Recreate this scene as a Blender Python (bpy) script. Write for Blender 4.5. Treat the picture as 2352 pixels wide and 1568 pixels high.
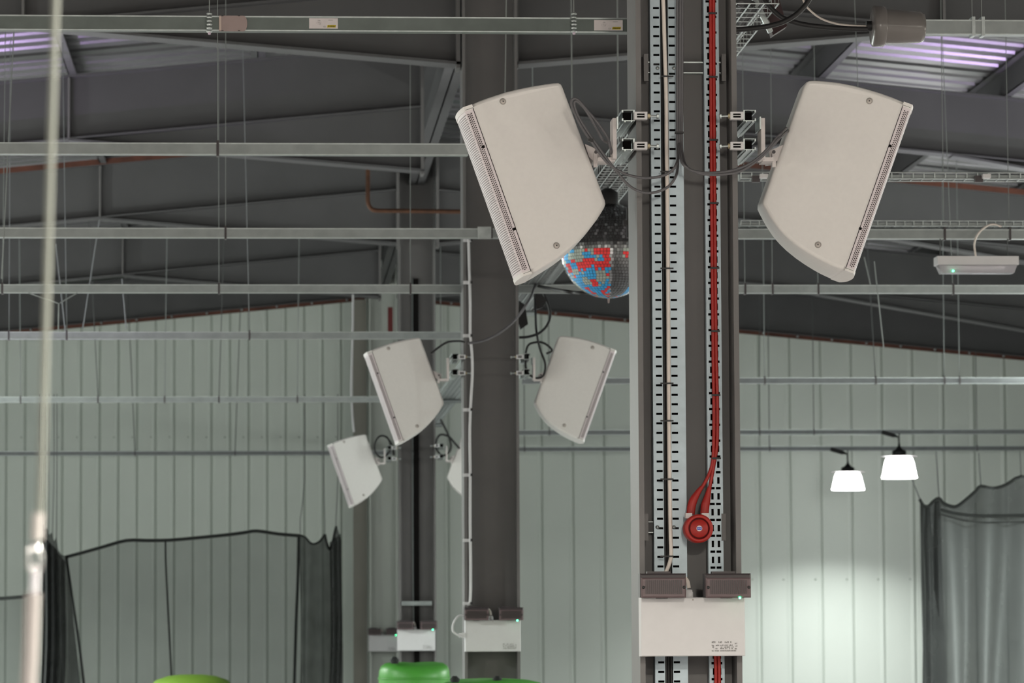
import bpy, math, random
from mathutils import Vector, Matrix
random.seed(7)

# ------------------------------------------------------------------ clear
for o in list(bpy.data.objects): bpy.data.objects.remove(o)
SC = bpy.context.scene
COL = SC.collection

# ------------------------------------------------------------------ camera
F = 8820.0                     # focal length in pixels of the 2352x1568 frame (135 mm)
CX, CY = 1176.0, 784.0
VPX, VPY = 612.0, 1462.0       # where the building's long axis vanishes
ROLL = 0.0051
CAM = Vector((0, 0, 1.6))
Yc = Vector(((VPX-CX)/F, (CY-VPY)/F, 1.0))
Zc = Vector((-ROLL, 1.0, ROLL*Yc.x - Yc.y))
Yc.normalize(); Zc.normalize()
Xc = Zc.cross(Yc); Xc.normalize()
# (right, up, forward) is left-handed as a triple, so fix the sign of X to point right
if Xc.x < 0: Xc = -Xc
RV = Vector((Xc.x, Yc.x, Zc.x)); UV = Vector((Xc.y, Yc.y, Zc.y)); FV = Vector((Xc.z, Yc.z, Zc.z))
cam_d = bpy.data.cameras.new('camera'); cam = bpy.data.objects.new('camera', cam_d); COL.objects.link(cam)
M3 = Matrix(((RV.x, UV.x, -FV.x), (RV.y, UV.y, -FV.y), (RV.z, UV.z, -FV.z)))
cam.matrix_world = Matrix.Translation(CAM) @ M3.to_4x4()
cam_d.sensor_width = 36.0; cam_d.lens = 36.0*F/2352.0
cam_d.clip_start = 0.1; cam_d.clip_end = 200
cam_d.dof.use_dof = True; cam_d.dof.focus_distance = 12.75; cam_d.dof.aperture_fstop = 11.0
SC.camera = cam

# ------------------------------------------------------------------ world, exposure
w = bpy.data.worlds.new('world'); SC.world = w; w.use_nodes = True
w.node_tree.nodes['Background'].inputs[0].default_value = (0.55, 0.58, 0.6, 1)
w.node_tree.nodes['Background'].inputs[1].default_value = 0.02
SC.view_settings.view_transform = 'Standard'; SC.view_settings.look = 'None'
SC.view_settings.gamma = 1.0; SC.view_settings.exposure = 1.04
SC.view_settings.use_curve_mapping = False

# ------------------------------------------------------------------ layout constants (metres)
U = 3.175                      # one depth unit
RIDGE_X = 1.385; SLOPE = 0.0955
Z_RAFT = 5.69; RAFT_D = 0.50   # rafter underside at the ridge, rafter depth
TRUNK_Z = 3.78
Y_GABLE = 14.5*U + 0.25
HALF = 9.4
Y_REAR = -14.0
FRAMES = [4, 5.75, 7.5, 9.25, 11.0, 12.75, 14.5]
LAMP_ROWS = [14.08, 12.97, 10.28, 8.75, 7.58, 6.53, 5.41, 4.3, 3.2, 2.1, 1.0, -0.1, -1.2]

def area_light(x, y, z, power, col, size=0.42, spread=165, glow=0.28):
    g = bpy.data.lights.new('high_bay_glow', 'POINT'); g.shadow_soft_size = .17; g.energy = power*glow; g.color = col
    o = bpy.data.objects.new('high_bay_glow', g); COL.objects.link(o); o.location = (x, y, z+.12)
    l = bpy.data.lights.new('high_bay_light', 'AREA'); l.shape = 'DISK'; l.size = size
    l.energy = power; l.color = col; l.spread = math.radians(spread)
    o = bpy.data.objects.new('high_bay_light', l); COL.objects.link(o); o.location = (x, y, z)
    return o
for d in LAMP_ROWS:
    near = d < 6
    c = (1.0, 0.935, 0.82) if near else (0.935, 1.0, 0.94)
    for sx in (-1, 1):
        x = RIDGE_X + sx*5.42
        p = 320 if d > 10 else (195 if d > 6 else 110)
        if d > 12:
            if sx < 0:
                if d > 14: continue
                area_light(x-1.2, (d-.8)*U, TRUNK_Z-0.62, p*.9, c)
            else: area_light(x, d*U, TRUNK_Z-0.50, 41 if d > 14 else 140, (.97, 1, .975), .4, 127 if d > 14 else 172, 0.10)
        else: area_light(x, d*U, TRUNK_Z-0.62, p, c)

for d in (2.1, 1.0, -0.1, -1.2):             # middle row over and behind the camera
    area_light(RIDGE_X, d*U, TRUNK_Z-0.62, 180, (1.0, 0.935, 0.82))
for x, y in ((-2.2, 27.0), (5.9, 27.0)):      # added purple spots out of view, tinting the roof
    l = bpy.data.lights.new('added_purple_wash', 'SPOT'); l.energy = 300; l.color = (.72, .5, 1.0); l.spot_size = math.radians(75); l.spot_blend = .8; l.shadow_soft_size = .08
    o = bpy.data.objects.new('added_purple_wash', l); COL.objects.link(o); o.location = (x, y, .4); o.rotation_euler = (math.pi, 0, 0)

# ------------------------------------------------------------------ mapping pixels to points
def W(px, py, d):
    """point on the pixel's ray at depth unit d (plane y = d*U)"""
    D = RV*((px-CX)/F) + UV*((CY-py)/F) + FV
    t = d*U/D.y
    return CAM + D*t
def S(d): return d*U/F
def roof_z(x): return Z_RAFT + RAFT_D - SLOPE*abs(x-RIDGE_X)

# ------------------------------------------------------------------ materials
MATS = {}
def mat(name, col, rough=0.6, metal=0.0, var=0.06, scale=8.0, bump=0.0, spec=0.4, stretch=(1,1,1)):
    if name in MATS: return MATS[name]
    m = bpy.data.materials.new(name); m.use_nodes = True
    nt = m.node_tree; b = nt.nodes['Principled BSDF']
    b.inputs['Roughness'].default_value = rough; b.inputs['Metallic'].default_value = metal
    b.inputs['Specular IOR Level'].default_value = spec
    tc = nt.nodes.new('ShaderNodeTexCoord'); mp = nt.nodes.new('ShaderNodeMapping')
    mp.inputs['Scale'].default_value = stretch
    nz = nt.nodes.new('ShaderNodeTexNoise'); nz.inputs['Scale'].default_value = scale
    nz.inputs['Detail'].default_value = 4
    rp = nt.nodes.new('ShaderNodeValToRGB')
    rp.color_ramp.elements[0].position = 0.3; rp.color_ramp.elements[1].position = 0.7
    rp.color_ramp.elements[0].color = tuple(max(0, c*(1-var)) for c in col)+(1,)
    rp.color_ramp.elements[1].color = tuple(min(1, c*(1+var)) for c in col)+(1,)
    nt.links.new(tc.outputs['Object'], mp.inputs[0]); nt.links.new(mp.outputs[0], nz.inputs['Vector'])
    nt.links.new(nz.outputs['Fac'], rp.inputs['Fac']); nt.links.new(rp.outputs['Color'], b.inputs['Base Color'])
    if bump > 0:
        n2 = nt.nodes.new('ShaderNodeTexNoise'); n2.inputs['Scale'].default_value = scale*25
        bp = nt.nodes.new('ShaderNodeBump'); bp.inputs['Strength'].default_value = bump
        bp.inputs['Distance'].default_value = 0.002
        nt.links.new(tc.outputs['Object'], n2.inputs['Vector'])
        nt.links.new(n2.outputs['Fac'], bp.inputs['Height']); nt.links.new(bp.outputs['Normal'], b.inputs['Normal'])
    MATS[name] = m; return m
def emit(name, col, strength):
    m = bpy.data.materials.new(name); m.use_nodes = True; nt = m.node_tree
    b = nt.nodes['Principled BSDF']; b.inputs['Base Color'].default_value = col+(1,)
    b.inputs['Emission Color'].default_value = col+(1,); b.inputs['Emission Strength'].default_value = strength
    MATS[name] = m; return m
def net_mat(name, col, alpha):
    m = bpy.data.materials.new(name); m.use_nodes = True; nt = m.node_tree
    b = nt.nodes['Principled BSDF']; b.inputs['Base Color'].default_value = col+(1,); b.inputs['Roughness'].default_value = 0.8
    tr = nt.nodes.new('ShaderNodeBsdfTransparent'); mx = nt.nodes.new('ShaderNodeMixShader')
    tc = nt.nodes.new('ShaderNodeTexCoord'); nz = nt.nodes.new('ShaderNodeTexNoise'); nz.inputs['Scale'].default_value = 3
    mr = nt.nodes.new('ShaderNodeMapRange'); mr.inputs[3].default_value = alpha*0.85; mr.inputs[4].default_value = min(1, alpha*1.15)
    nt.links.new(tc.outputs['Object'], nz.inputs['Vector']); nt.links.new(nz.outputs['Fac'], mr.inputs[0])
    nt.links.new(mr.outputs[0], mx.inputs[0]); nt.links.new(tr.outputs[0], mx.inputs[1]); nt.links.new(b.outputs[0], mx.inputs[2])
    nt.links.new(mx.outputs[0], nt.nodes['Material Output'].inputs[0])
    MATS[name] = m; return m
def glass(name, col, rough, trans=0.85):
    m = bpy.data.materials.new(name); m.use_nodes = True
    b = m.node_tree.nodes['Principled BSDF']; b.inputs['Base Color'].default_value = col+(1,)
    b.inputs['Roughness'].default_value = rough; b.inputs['Transmission Weight'].default_value = trans
    b.inputs['IOR'].default_value = 1.3
    MATS[name] = m; return m

steel   = mat('grey_painted_steel', (0.135, 0.131, 0.13), 0.5, 0, 0.08, 3, 0.05)
rsteel  = mat('grey_roof_steel', (0.077, 0.076, 0.079), 0.6, 0, 0.08, 2)
galv    = mat('galvanised_steel', (0.43, 0.47, 0.47), 0.38, 0.75, 0.12, 30)
dtrunk  = mat('shaded_trunking', (0.15, 0.16, 0.165), .5, .4, .1, 12)  # darker copy of the trunking colour, standing for its unlit face
tgalv   = mat('galvanised_trunking', (0.255, 0.28, 0.28), 0.42, 0.55, 0.1, 12)
traym   = mat('zinc_tray', (0.40, 0.475, 0.52), 0.42, 0.25, 0.08, 20)
white   = mat('speaker_white', (0.73, 0.715, 0.695), 0.55, 0, 0.015, 60, 0.12)
lav     = mat('grille_white', (0.68, 0.62, 0.64), 0.5, 0, 0.02, 40)
boxw    = mat('enclosure_white', (0.58, 0.575, 0.585), 0.5, 0, 0.015, 30, 0.05)
brkt    = mat('bracket_white', (0.60, 0.56, 0.55), 0.5, 0, 0.03, 30)
black   = mat('black_plastic', (0.012, 0.012, 0.013), 0.5, 0, 0.1, 30)
dark    = mat('dark_hole', (0.008, 0.007, 0.007), 0.9, 0, 0.0, 5, 0, 0.1)
greyc   = mat('grey_cable_sheath', (0.10, 0.098, 0.105), 0.5, 0, 0.05, 30)
whitec  = mat('cream_cable_sheath', (0.66, 0.60, 0.55), 0.5, 0, 0.03, 30)
red     = mat('red_plastic', (0.30, 0.013, 0.009), 0.45, 0, 0.06, 30)
redd    = mat('red_groove', (0.09, 0.004, 0.004), 0.6, 0, 0.05, 30)
bluep   = mat('blue_print', (0.02, 0.06, 0.36), 0.5, 0, 0.05, 90)
oxide   = mat('red_oxide_steel', (0.095, 0.032, 0.02), 0.7, 0, 0.35, 6)
copper  = mat('rusty_copper_pipe', (0.085, 0.036, 0.018), 0.5, 0.2, 0.25, 14)
wallm   = mat('wall_liner_sheet', (0.585, 0.635, 0.585), 0.55, 0, 0.02, 1.2)
wallj   = mat('wall_joint', (0.42, 0.47, 0.42), 0.7, 0, 0.03, 2)
wallo   = mat('side_wall_sheet', (0.40, 0.42, 0.40), 0.7, 0, 0.03, 1)
roofm   = mat('roof_liner_sheet', (0.165, 0.16, 0.17), 0.30, 0.35, 0.05, 1.5)
floorm  = mat('mauve_carpet_floor', (0.25, 0.238, 0.243), 0.7, 0, 0.1, 1.5)
greyp   = mat('grey_socket_plastic', (0.145, 0.135, 0.13), 0.22, 0, 0.03, 10)
brownp  = mat('pink_brown_cover', (0.29, 0.225, 0.215), 0.6, 0, 0.04, 30)
paper   = mat('label_paper', (0.60, 0.555, 0.555), 0.6, 0, 0.02, 60)
yellow  = mat('label_yellow', (0.47, 0.37, 0.012), 0.6, 0, 0.03, 60)
ink     = mat('label_ink', (0.17, 0.17, 0.165), 0.7, 0, 0.05, 60)
inkl    = mat('pale_ink', (0.30, 0.29, 0.29), 0.7, 0, 0.05, 60)
spotb   = mat('spot_housing', (0.05, 0.042, 0.045), 0.45, 0, 0.05, 20)
spotl   = mat('smoked_ribbed_lens', (0.125, 0.09, 0.095), 0.22, 0, 0.05, 20, 0, 0.5)
greyscrew = mat('grey_screw_cap', (0.33, 0.31, 0.29), 0.45, 0.2, 0.05, 30)
wirem   = mat('wire_rope', (0.24, 0.26, 0.255), 0.45, 0.4, 0.05, 30)
dwire   = mat('dark_wire', (0.07, 0.075, 0.075), 0.6, 0, 0.05, 30)
green   = mat('green_vinyl', (0.055, 0.25, 0.03), 0.42, 0, 0.08, 6)
ygreen  = mat('olive_green_vinyl', (0.095, 0.175, 0.02), 0.42, 0, 0.08, 6)
clear   = glass('clear_plastic', (0.93, 0.9, 0.95), 0.12, 0.7)
rope    = mat('pale_cord', (0.12, 0.13, 0.115), 0.7, 0, 0.05, 30)
cream   = mat('cream_sleeve', (0.215, 0.20, 0.195), 0.5, 0, 0.06, 6)
net     = net_mat('black_net', (0.02, 0.024, 0.022), 0.37)
netd    = net_mat('dense_black_net', (0.013, 0.015, 0.015), 0.78)
netc    = net_mat('black_net_curtain', (0.055, 0.06, 0.06), 0.82)
ropeb   = mat('black_webbing', (0.010, 0.012, 0.011), 0.8, 0, 0.1, 20)
lampw   = emit('glowing_shade', (1.0, 1.0, 0.98), 9.0)
ledg    = emit('green_led', (0.05, 1.0, 0.35), 9.0)
postm   = mat('brown_grey_post', (0.22, 0.21, 0.185), 0.7, 0, 0.05, 3)
maroon  = mat('maroon_black_box', (0.035, 0.015, 0.017), 0.6, 0, 0.1, 10)

# ------------------------------------------------------------------ mesh building
def spline(pts, k=6):
    P = [Vector(p) for p in pts]
    if len(P) < 3: return P
    Q = [P[0]*2-P[1]] + P + [P[-1]*2-P[-2]]; out = []
    for i in range(1, len(Q)-2):
        a, b, c, d = Q[i-1], Q[i], Q[i+1], Q[i+2]
        for j in range(k):
            t = j/k
            out.append(0.5*((2*b) + (c-a)*t + (2*a-5*b+4*c-d)*t*t + (3*b-a-3*c+d)*t**3))
    out.append(P[-1]); return out

class MB:
    def __init__(s): s.v = []; s.f = []; s.sm = []; s.mi = []; s.cur = 0
    def add(s, vs, fs, smooth=False):
        o = len(s.v); s.v += [Vector(q) for q in vs]
        for f in fs: s.f.append(tuple(i+o for i in f)); s.sm.append(smooth); s.mi.append(s.cur)
        return s
    def box(s, x0, x1, y0, y1, z0, z1):
        return s.add([(x0,y0,z0),(x1,y0,z0),(x1,y1,z0),(x0,y1,z0),(x0,y0,z1),(x1,y0,z1),(x1,y1,z1),(x0,y1,z1)],
                     [(0,3,2,1),(4,5,6,7),(0,1,5,4),(1,2,6,5),(2,3,7,6),(3,0,4,7)])
    def prect(s, a, b, c, e, d, t, front=0.0):
        """box whose camera side fills the pixel rectangle a,b-c,e at depth d; t metres deep"""
        p = W(a, e, d); q = W(c, b, d)
        return s.box(min(p.x,q.x), max(p.x,q.x), d*U-front, d*U+t, min(p.z,q.z), max(p.z,q.z))
    def bevbox(s, x0, x1, y0, y1, z0, z1, r):
        """box with a bevelled front (y0) face"""
        vs = [(x0+r,y0,z0+r),(x1-r,y0,z0+r),(x1-r,y0,z1-r),(x0+r,y0,z1-r),
              (x0,y0+r,z0),(x1,y0+r,z0),(x1,y0+r,z1),(x0,y0+r,z1),
              (x0,y1,z0),(x1,y1,z0),(x1,y1,z1),(x0,y1,z1)]
        fs = [(0,1,2,3)]
        for i in range(4):
            j = (i+1) % 4; fs.append((i+4, j+4, j, i)); fs.append((i+8, j+8, j+4, i+4))
        fs.append((11,10,9,8)); return s.add(vs, fs)
    def beam(s, p, q, wx, wz, up=Vector((0,0,1))):
        """rectangular bar from p to q"""
        p = Vector(p); q = Vector(q); t = (q-p).normalized()
        if abs(t.dot(up)) > 0.98: up = Vector((0,1,0))
        a = t.cross(up).normalized()*wx/2; b = a.cross(t).normalized()*wz/2
        return s.add([p-a-b,p+a-b,p+a+b,p-a+b,q-a-b,q+a-b,q+a+b,q-a+b],
                     [(0,3,2,1),(4,5,6,7),(0,1,5,4),(1,2,6,5),(2,3,7,6),(3,0,4,7)])
    def tube(s, pts, r, n=8, smooth=True):
        P = [Vector(p) for p in pts]; rs = r if isinstance(r, (list, tuple)) else [r]*len(P)
        vs = []; fs = []; a = None
        for i, p in enumerate(P):
            t = (P[min(i+1, len(P)-1)] - P[max(i-1, 0)])
            t = t.normalized() if t.length > 1e-9 else Vector((0,0,1))
            if a is None:
                a = t.cross(Vector((0,1,0)) if abs(t.y) < .9 else Vector((1,0,0))).normalized()
            else:
                a = (a - t*a.dot(t)); a = a.normalized() if a.length > 1e-9 else t.orthogonal().normalized()
            b = t.cross(a)
            for k in range(n):
                g = 2*math.pi*k/n; vs.append(p + (a*math.cos(g)+b*math.sin(g))*rs[i])
        for i in range(len(P)-1):
            for k in range(n):
                fs.append((i*n+k, i*n+(k+1)%n, (i+1)*n+(k+1)%n, (i+1)*n+k))
        s.add(vs, fs, smooth)
        s.add([vs[k] for k in range(n)], [tuple(range(n-1,-1,-1))]); s.add([vs[-n+k] for k in range(n)], [tuple(range(n))])
        return s
    def prism(s, poly, y0, y1):
        """(x,z) outline pushed from y0 to y1"""
        n = len(poly); vs = [(x,y0,z) for x,z in poly]+[(x,y1,z) for x,z in poly]
        fs = [tuple(range(n-1,-1,-1)), tuple(range(n,2*n))]+[(i,(i+1)%n,n+(i+1)%n,n+i) for i in range(n)]
        return s.add(vs, fs)
    def lathe(s, prof, c, ax, n=20, smooth=True):
        c = Vector(c); ax = Vector(ax).normalized(); a = ax.orthogonal().normalized(); b = ax.cross(a)
        vs = []; fs = []
        for r, h in prof:
            for k in range(n):
                g = 2*math.pi*k/n; vs.append(c+ax*h+(a*math.cos(g)+b*math.sin(g))*r)
        for i in range(len(prof)-1):
            for k in range(n): fs.append((i*n+k, i*n+(k+1)%n, (i+1)*n+(k+1)%n, (i+1)*n+k))
        s.add(vs, fs, smooth)
        if prof[0][0] > 1e-6: s.add(vs[:n], [tuple(range(n-1,-1,-1))])
        if prof[-1][0] > 1e-6: s.add(vs[-n:], [tuple(range(n))])
        return s
    def grid(s, rows, smooth=True):
        m = len(rows[0]); vs = [p for r in rows for p in r]
        fs = [(i*m+j, i*m+j+1, (i+1)*m+j+1, (i+1)*m+j) for i in range(len(rows)-1) for j in range(m-1)]
        return s.add(vs, fs, smooth)
    def mesh(s, name, mats, org=Vector((0,0,0))):
        me = bpy.data.meshes.new(name); org = Vector(org)
        me.from_pydata([tuple(q-org) for q in s.v], [], s.f)
        for m in (mats if isinstance(mats, (list, tuple)) else [mats]): me.materials.append(m)
        me.polygons.foreach_set('use_smooth', s.sm)
        me.polygons.foreach_set('material_index', s.mi); me.update(); return me
    def build(s, name, mats, parent=None, loc=None):
        """link as ONE object; below a thing its origin is the thing's origin"""
        org = ORG[parent.name] if parent is not None else Vector(loc if loc is not None else (0,0,0))
        o = bpy.data.objects.new(name, s.mesh(name, mats, org)); COL.objects.link(o)
        if parent is not None: o.parent = parent
        else: o.location = org
        ORG[o.name] = org
        return o
ORG = {}
def thing(name, loc, label, cat, group=None):
    o = bpy.data.objects.new(name, None); COL.objects.link(o); o.location = loc; o.empty_display_size = 0.1
    ORG[o.name] = Vector(loc); o['label'] = label; o['category'] = cat
    if group: o['group'] = group
    return o
def tag(o, label, cat, group=None, kind=None):
    o['label'] = label; o['category'] = cat
    if group: o['group'] = group
    if kind: o['kind'] = kind
    return o
def struct(o): o['kind'] = 'structure'; return o
def dup(root, loc, label, group=None):
    c = root.copy(); COL.objects.link(c); c.location = loc; c['label'] = label
    if group: c['group'] = group
    for ch in root.children:
        k = ch.copy(); COL.objects.link(k); k.parent = c
        for g in ch.children:
            q = g.copy(); COL.objects.link(q); q.parent = k
    ORG[c.name] = Vector(loc); return c
def ptube(pts, d, rpx, n=8, k=6):
    """tube along pixel points; a point may carry its own depth"""
    P = [W(p[0], p[1], p[2] if len(p) > 2 else d) for p in pts]
    return MB().tube(spline(P, k) if len(P) > 2 else P, rpx*S(d), n)

# ================================================================== THE SETTING
xl, xr = RIDGE_X-HALF, RIDGE_X+HALF
z_eave = roof_z(xl)+0.22
o = struct(MB().box(xl-.2, xr+.2, Y_REAR, Y_GABLE+.4, -.2, 0).build('floor', floorm))
b = MB()
for sx in (-1, 1):
    x1 = RIDGE_X+sx*(HALF+.2); za = Z_RAFT+RAFT_D+.30; zb = za-SLOPE*(HALF+.2)
    b.add([(RIDGE_X,Y_REAR,za),(x1,Y_REAR,zb),(x1,Y_GABLE+.4,zb),(RIDGE_X,Y_GABLE+.4,za),
           (RIDGE_X,Y_REAR,za+.1),(x1,Y_REAR,zb+.1),(x1,Y_GABLE+.4,zb+.1),(RIDGE_X,Y_GABLE+.4,za+.1)],
          [(0,1,2,3),(4,7,6,5),(0,4,5,1),(1,5,6,2),(2,6,7,3)])
ceiling = struct(b.build('ceiling', roofm)); ORG[ceiling.name] = Vector((0,0,0))
struct(MB().box(xl-.2, xl, Y_REAR, Y_GABLE+.4, 0, z_eave+.2).build('wall_left', wallo))
struct(MB().box(xr, xr+.2, Y_REAR, Y_GABLE+.4, 0, z_eave+.2).build('wall_right', wallo))
def gable_poly(y): return [(xl,0),(xr,0),(xr,z_eave+.05),(RIDGE_X,Z_RAFT+RAFT_D+.3),(xl,z_eave+.05)]
struct(MB().prism(gable_poly(0), Y_REAR-.2, Y_REAR).build('wall_front', wallo))
gable = struct(MB().prism(gable_poly(0), Y_GABLE+.015, Y_GABLE+.25).build('wall_back', wallj))

# ---- gable wall liner panels, each its own piece
def wall_panel(x0, x1, rib):
    b = MB(); g = 0.006; zt = lambda x: Z_RAFT+0.15-SLOPE*abs(x-RIDGE_X)
    a, c = x0+g, x1-g; y = Y_GABLE
    prof = [(a, y+.014), (a+.006, y+.002), (a+.03, y), (c-rib-.03, y), (c-rib, y-.008), (c-.014, y-.008), (c-.004, y+.002), (c, y+.014)]
    vs = [(x, yy, 0.0) for x, yy in prof]+[(x, yy, zt(x)) for x, yy in prof]; n = len(prof)
    b.add(vs, [(i, i+1, n+i+1, n+i) for i in range(n-1)])
    return b
dW = Y_GABLE/U
def wx(px): return W(px, 1000, dW).x
edges = []
x = wx(27)
while x > xl: x -= 42.5*S(dW)
L0 = max(x, xl)
e = [L0]
while e[-1] < wx(795): e.append(e[-1]+42.5*S(dW))
e += [wx(846), wx(915)]
r = wx(1030)
while r < xr-.05:
    e.append(r); r += 72*S(dW)
e.append(xr)
for i in range(len(e)-1):
    if e[i+1]-e[i] > .03: wall_panel(e[i], e[i+1], 0.018 if e[i+1] < wx(800) else 0.03).build('wall_panel', wallm, gable)
# fixing heads, one row on the left panels, one on the right
for px in [27+42.5*k+22 for k in range(18)]:
    p = W(px, 1004, dW); MB().lathe([(.012,0),(.012,.006),(.004,.01)], (p.x, Y_GABLE, p.z), (0,-1,0), 8).build('fixing_head', wallj, gable)
for px in [1728, 1800, 1873, 1945, 2017, 2090]:
    p = W(px, 1330, dW); MB().lathe([(.014,0),(.014,.006),(.004,.01)], (p.x, Y_GABLE, p.z), (0,-1,0), 8).build('fixing_head', wallj, gable)

# ---- roof liner sheets (one metre each, trapezoid ribs running down the slope)
def sheet_mesh(sx):
    b = MB(); prof = []
    for k in range(3):
        y = k/3
        prof += [(y, 0), (y+.19, 0), (y+.215, .035), (y+.305, .035)]
    prof.append((1.0, 0))
    za = Z_RAFT+RAFT_D+.21
    rows = [[(RIDGE_X, y, za+h) for y, h in prof], [(RIDGE_X+sx*HALF, y, za+h-SLOPE*HALF) for y, h in prof]]
    b.grid(rows, False); return b.mesh('roof_sheet', roofm)
for sx in (-1, 1):
    me = sheet_mesh(sx)
    for k in range(8, 47):
        o = bpy.data.objects.new('roof_sheet', me); COL.objects.link(o); o.parent = ceiling; o.location = (0, k, 0)
# ---- purlins
for off in (0.0, 1.45, 2.9, 4.36, 5.82, 7.28, 8.7):
    for sx in ((-1, 1) if off else (1,)):
        x = RIDGE_X+sx*off; z = roof_z(x); b = MB()
        b.box(x-.004, x+.004, 8, Y_GABLE+.02, z, z+.2); b.box(x-.004, x+.06, 8, Y_GABLE+.02, z, z+.006)
        b.box(x-.06, x+.004, 8, Y_GABLE+.02, z+.194, z+.2); b.build('purlin', rsteel, ceiling)
# cross rails between the purlins
for d in (6.6, 8.35, 8.62, 10.1, 10.4, 11.9, 13.6):
    for a, c in ((-1.45, 0), (0, 1.45), (1.45, 2.9), (-2.9, -1.45)):
        xa, xb = RIDGE_X+a+.05, RIDGE_X+c-.05; y = d*U+(.2 if a < 0 else 0)
        za, zb = roof_z(xa)+.05, roof_z(xb)+.05
        b = MB(); b.beam((xa, y, za), (xb, y, zb), .03, .03); b.build('cross_rail', tgalv, ceiling)

# ---- rafters
HS, HX = 2.9, 0.17
Z_HA = 1.6+9950*.36e-3       # underside of the ridge haunch at the column
def rafter(d, sx, haunch=True, gable_end=False):
    y = d*U+.15; X = lambda o: RIDGE_X+sx*o; zb = lambda o: Z_RAFT-SLOPE*o
    b = MB(); o0, o1 = HX, HALF
    eh0, ehs = 3.95, 0.078
    def low(o):
        if haunch and o < HS: return zb(HS)+(Z_HA-zb(HS))*(HS-o)/(HS-HX)
        if haunch and o > eh0: return zb(o)-ehs*(o-eh0)
        return zb(o)
    st = [HX, HS, eh0, HALF]
    # web
    for a, c in zip(st[:-1], st[1:]):
        b.add([(X(a),y-.006,low(a)),(X(c),y-.006,low(c)),(X(c),y-.006,zb(c)+RAFT_D),(X(a),y-.006,zb(a)+RAFT_D),
               (X(a),y+.006,low(a)),(X(c),y+.006,low(c)),(X(c),y+.006,zb(c)+RAFT_D),(X(a),y+.006,zb(a)+RAFT_D)],
              [(0,1,2,3),(7,6,5,4)])
    main = b.build('rafter', rsteel, ceiling)
    fl = MB()
    fl.beam((X(HX),y,zb(HX)+RAFT_D-.008), (X(HALF),y,zb(HALF)+RAFT_D-.008), .2, .016)
    fl.build('top_flange', rsteel, main)
    fl = MB(); fl.beam((X(HX),y,zb(HX)+.008), (X(HALF),y,zb(HALF)+.008), .2 if not haunch else .19, .014)
    fl.build('bottom_flange', rsteel, main)
    if haunch:
        fl = MB(); fl.beam((X(HX),y,low(HX)), (X(HS),y,low(HS)), .2, .018); fl.build('haunch_flange', rsteel, main)
        fl = MB(); fl.beam((X(eh0),y,low(eh0)), (X(HALF),y,low(HALF)), .2, .018); fl.build('haunch_flange', rsteel, main)
        fl = MB(); fl.box(min(X(HX),X(HX+.025)), max(X(HX),X(HX+.025)), y-.1, y+.1, low(HX)-.03, zb(HX)+RAFT_D); fl.build('end_plate', steel, main)
        for oo in (HS,):
            fl = MB(); fl.box(X(oo)-.008, X(oo)+.008, y-.1, y-.006, zb(oo)+.01, zb(oo)+RAFT_D-.02); fl.build('stiffener', steel, main)
    return main
for d in FRAMES:
    ge = d == 14.5
    for sx in (-1, 1):
        m_ = rafter(d, sx, not ge, ge)
        y = d*U+.15
        if ge:
            b = MB(); zs = Z_RAFT-.012
            b.beam((RIDGE_X+sx*.2, y-.06, zs-SLOPE*.2), (RIDGE_X+sx*HALF, y-.06, zs-SLOPE*HALF), .06, .05); b.build('oxide_angle', oxide, m_)
            for k in range(1, 22):
                oo = k*.42; x = RIDGE_X+sx*oo
                MB().lathe([(.014,0),(.014,.014),(.004,.02)], (x, y-.09, zs-SLOPE*oo), (0,-1,0), 8).build('bolt_head', galv, m_)
        if d == 11.0:
            b = MB(); zs = Z_RAFT+RAFT_D+.014
            b.beam((RIDGE_X+sx*1.2, y-.08, zs-SLOPE*1.2), (RIDGE_X+sx*HALF, y-.08, zs-SLOPE*HALF), .05, .05); b.build('oxide_angle', oxide, m_)
# ---- ridge beam carrying the in-between frames
b = MB(); zt = Z_RAFT+RAFT_D
zq = zt-.42; b.box(RIDGE_X-.006, RIDGE_X+.006, 9, 14.5*U, zq, zt); b.box(RIDGE_X-.075, RIDGE_X+.075, 9, 14.5*U, zq, zq+.014); b.box(RIDGE_X-.1, RIDGE_X+.1, 9, 14.5*U, zt-.018, zt)
b.build('ridge_beam', rsteel, ceiling)

# ================================================================== COLUMNS
def column(d, pl, pr, label, m=None):
    m = m or steel
    x0 = W(pl, 900, d).x; x1 = W(pr, 900, d).x; y0 = d*U; y1 = y0+.30; xm = (x0+x1)/2
    t = thing('steel_column', (xm, y0+.15, 0), label, 'column', 'grey H section columns under the ridge')
    for a, c in ((x0, x0+.0175), (x1-.0175, x1)):
        bb = MB(); bb.box(a, c, y0, y1, .02, 6.08); bb.build('flange', m, t)
    MB().box(x0+.0175, x1-.0175, y0+.144, y0+.156, .02, 6.08).build('web', m, t)
    MB().box(x0-.05, x1+.05, y0-.05, y1+.05, 0, .02).build('base_plate', steel, t)
    return t, x0, x1
col1, c1a, c1b = column(4.0, 1466, 1699, 'nearest tall grey steel column carrying cable trays and a red sounder')
col2, c2a, c2b = column(7.5, 1065, 1192, 'second grey steel column with one white conduit down its left side')
col3, c3a, c3b = column(11.1, 916, 1000, 'third grey steel column with a black tray down its middle')
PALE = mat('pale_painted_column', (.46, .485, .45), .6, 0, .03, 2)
col4, c4a, c4b = column(14.35, 848, 912, 'farthest pale steel column standing against the panelled wall', PALE)

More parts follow.
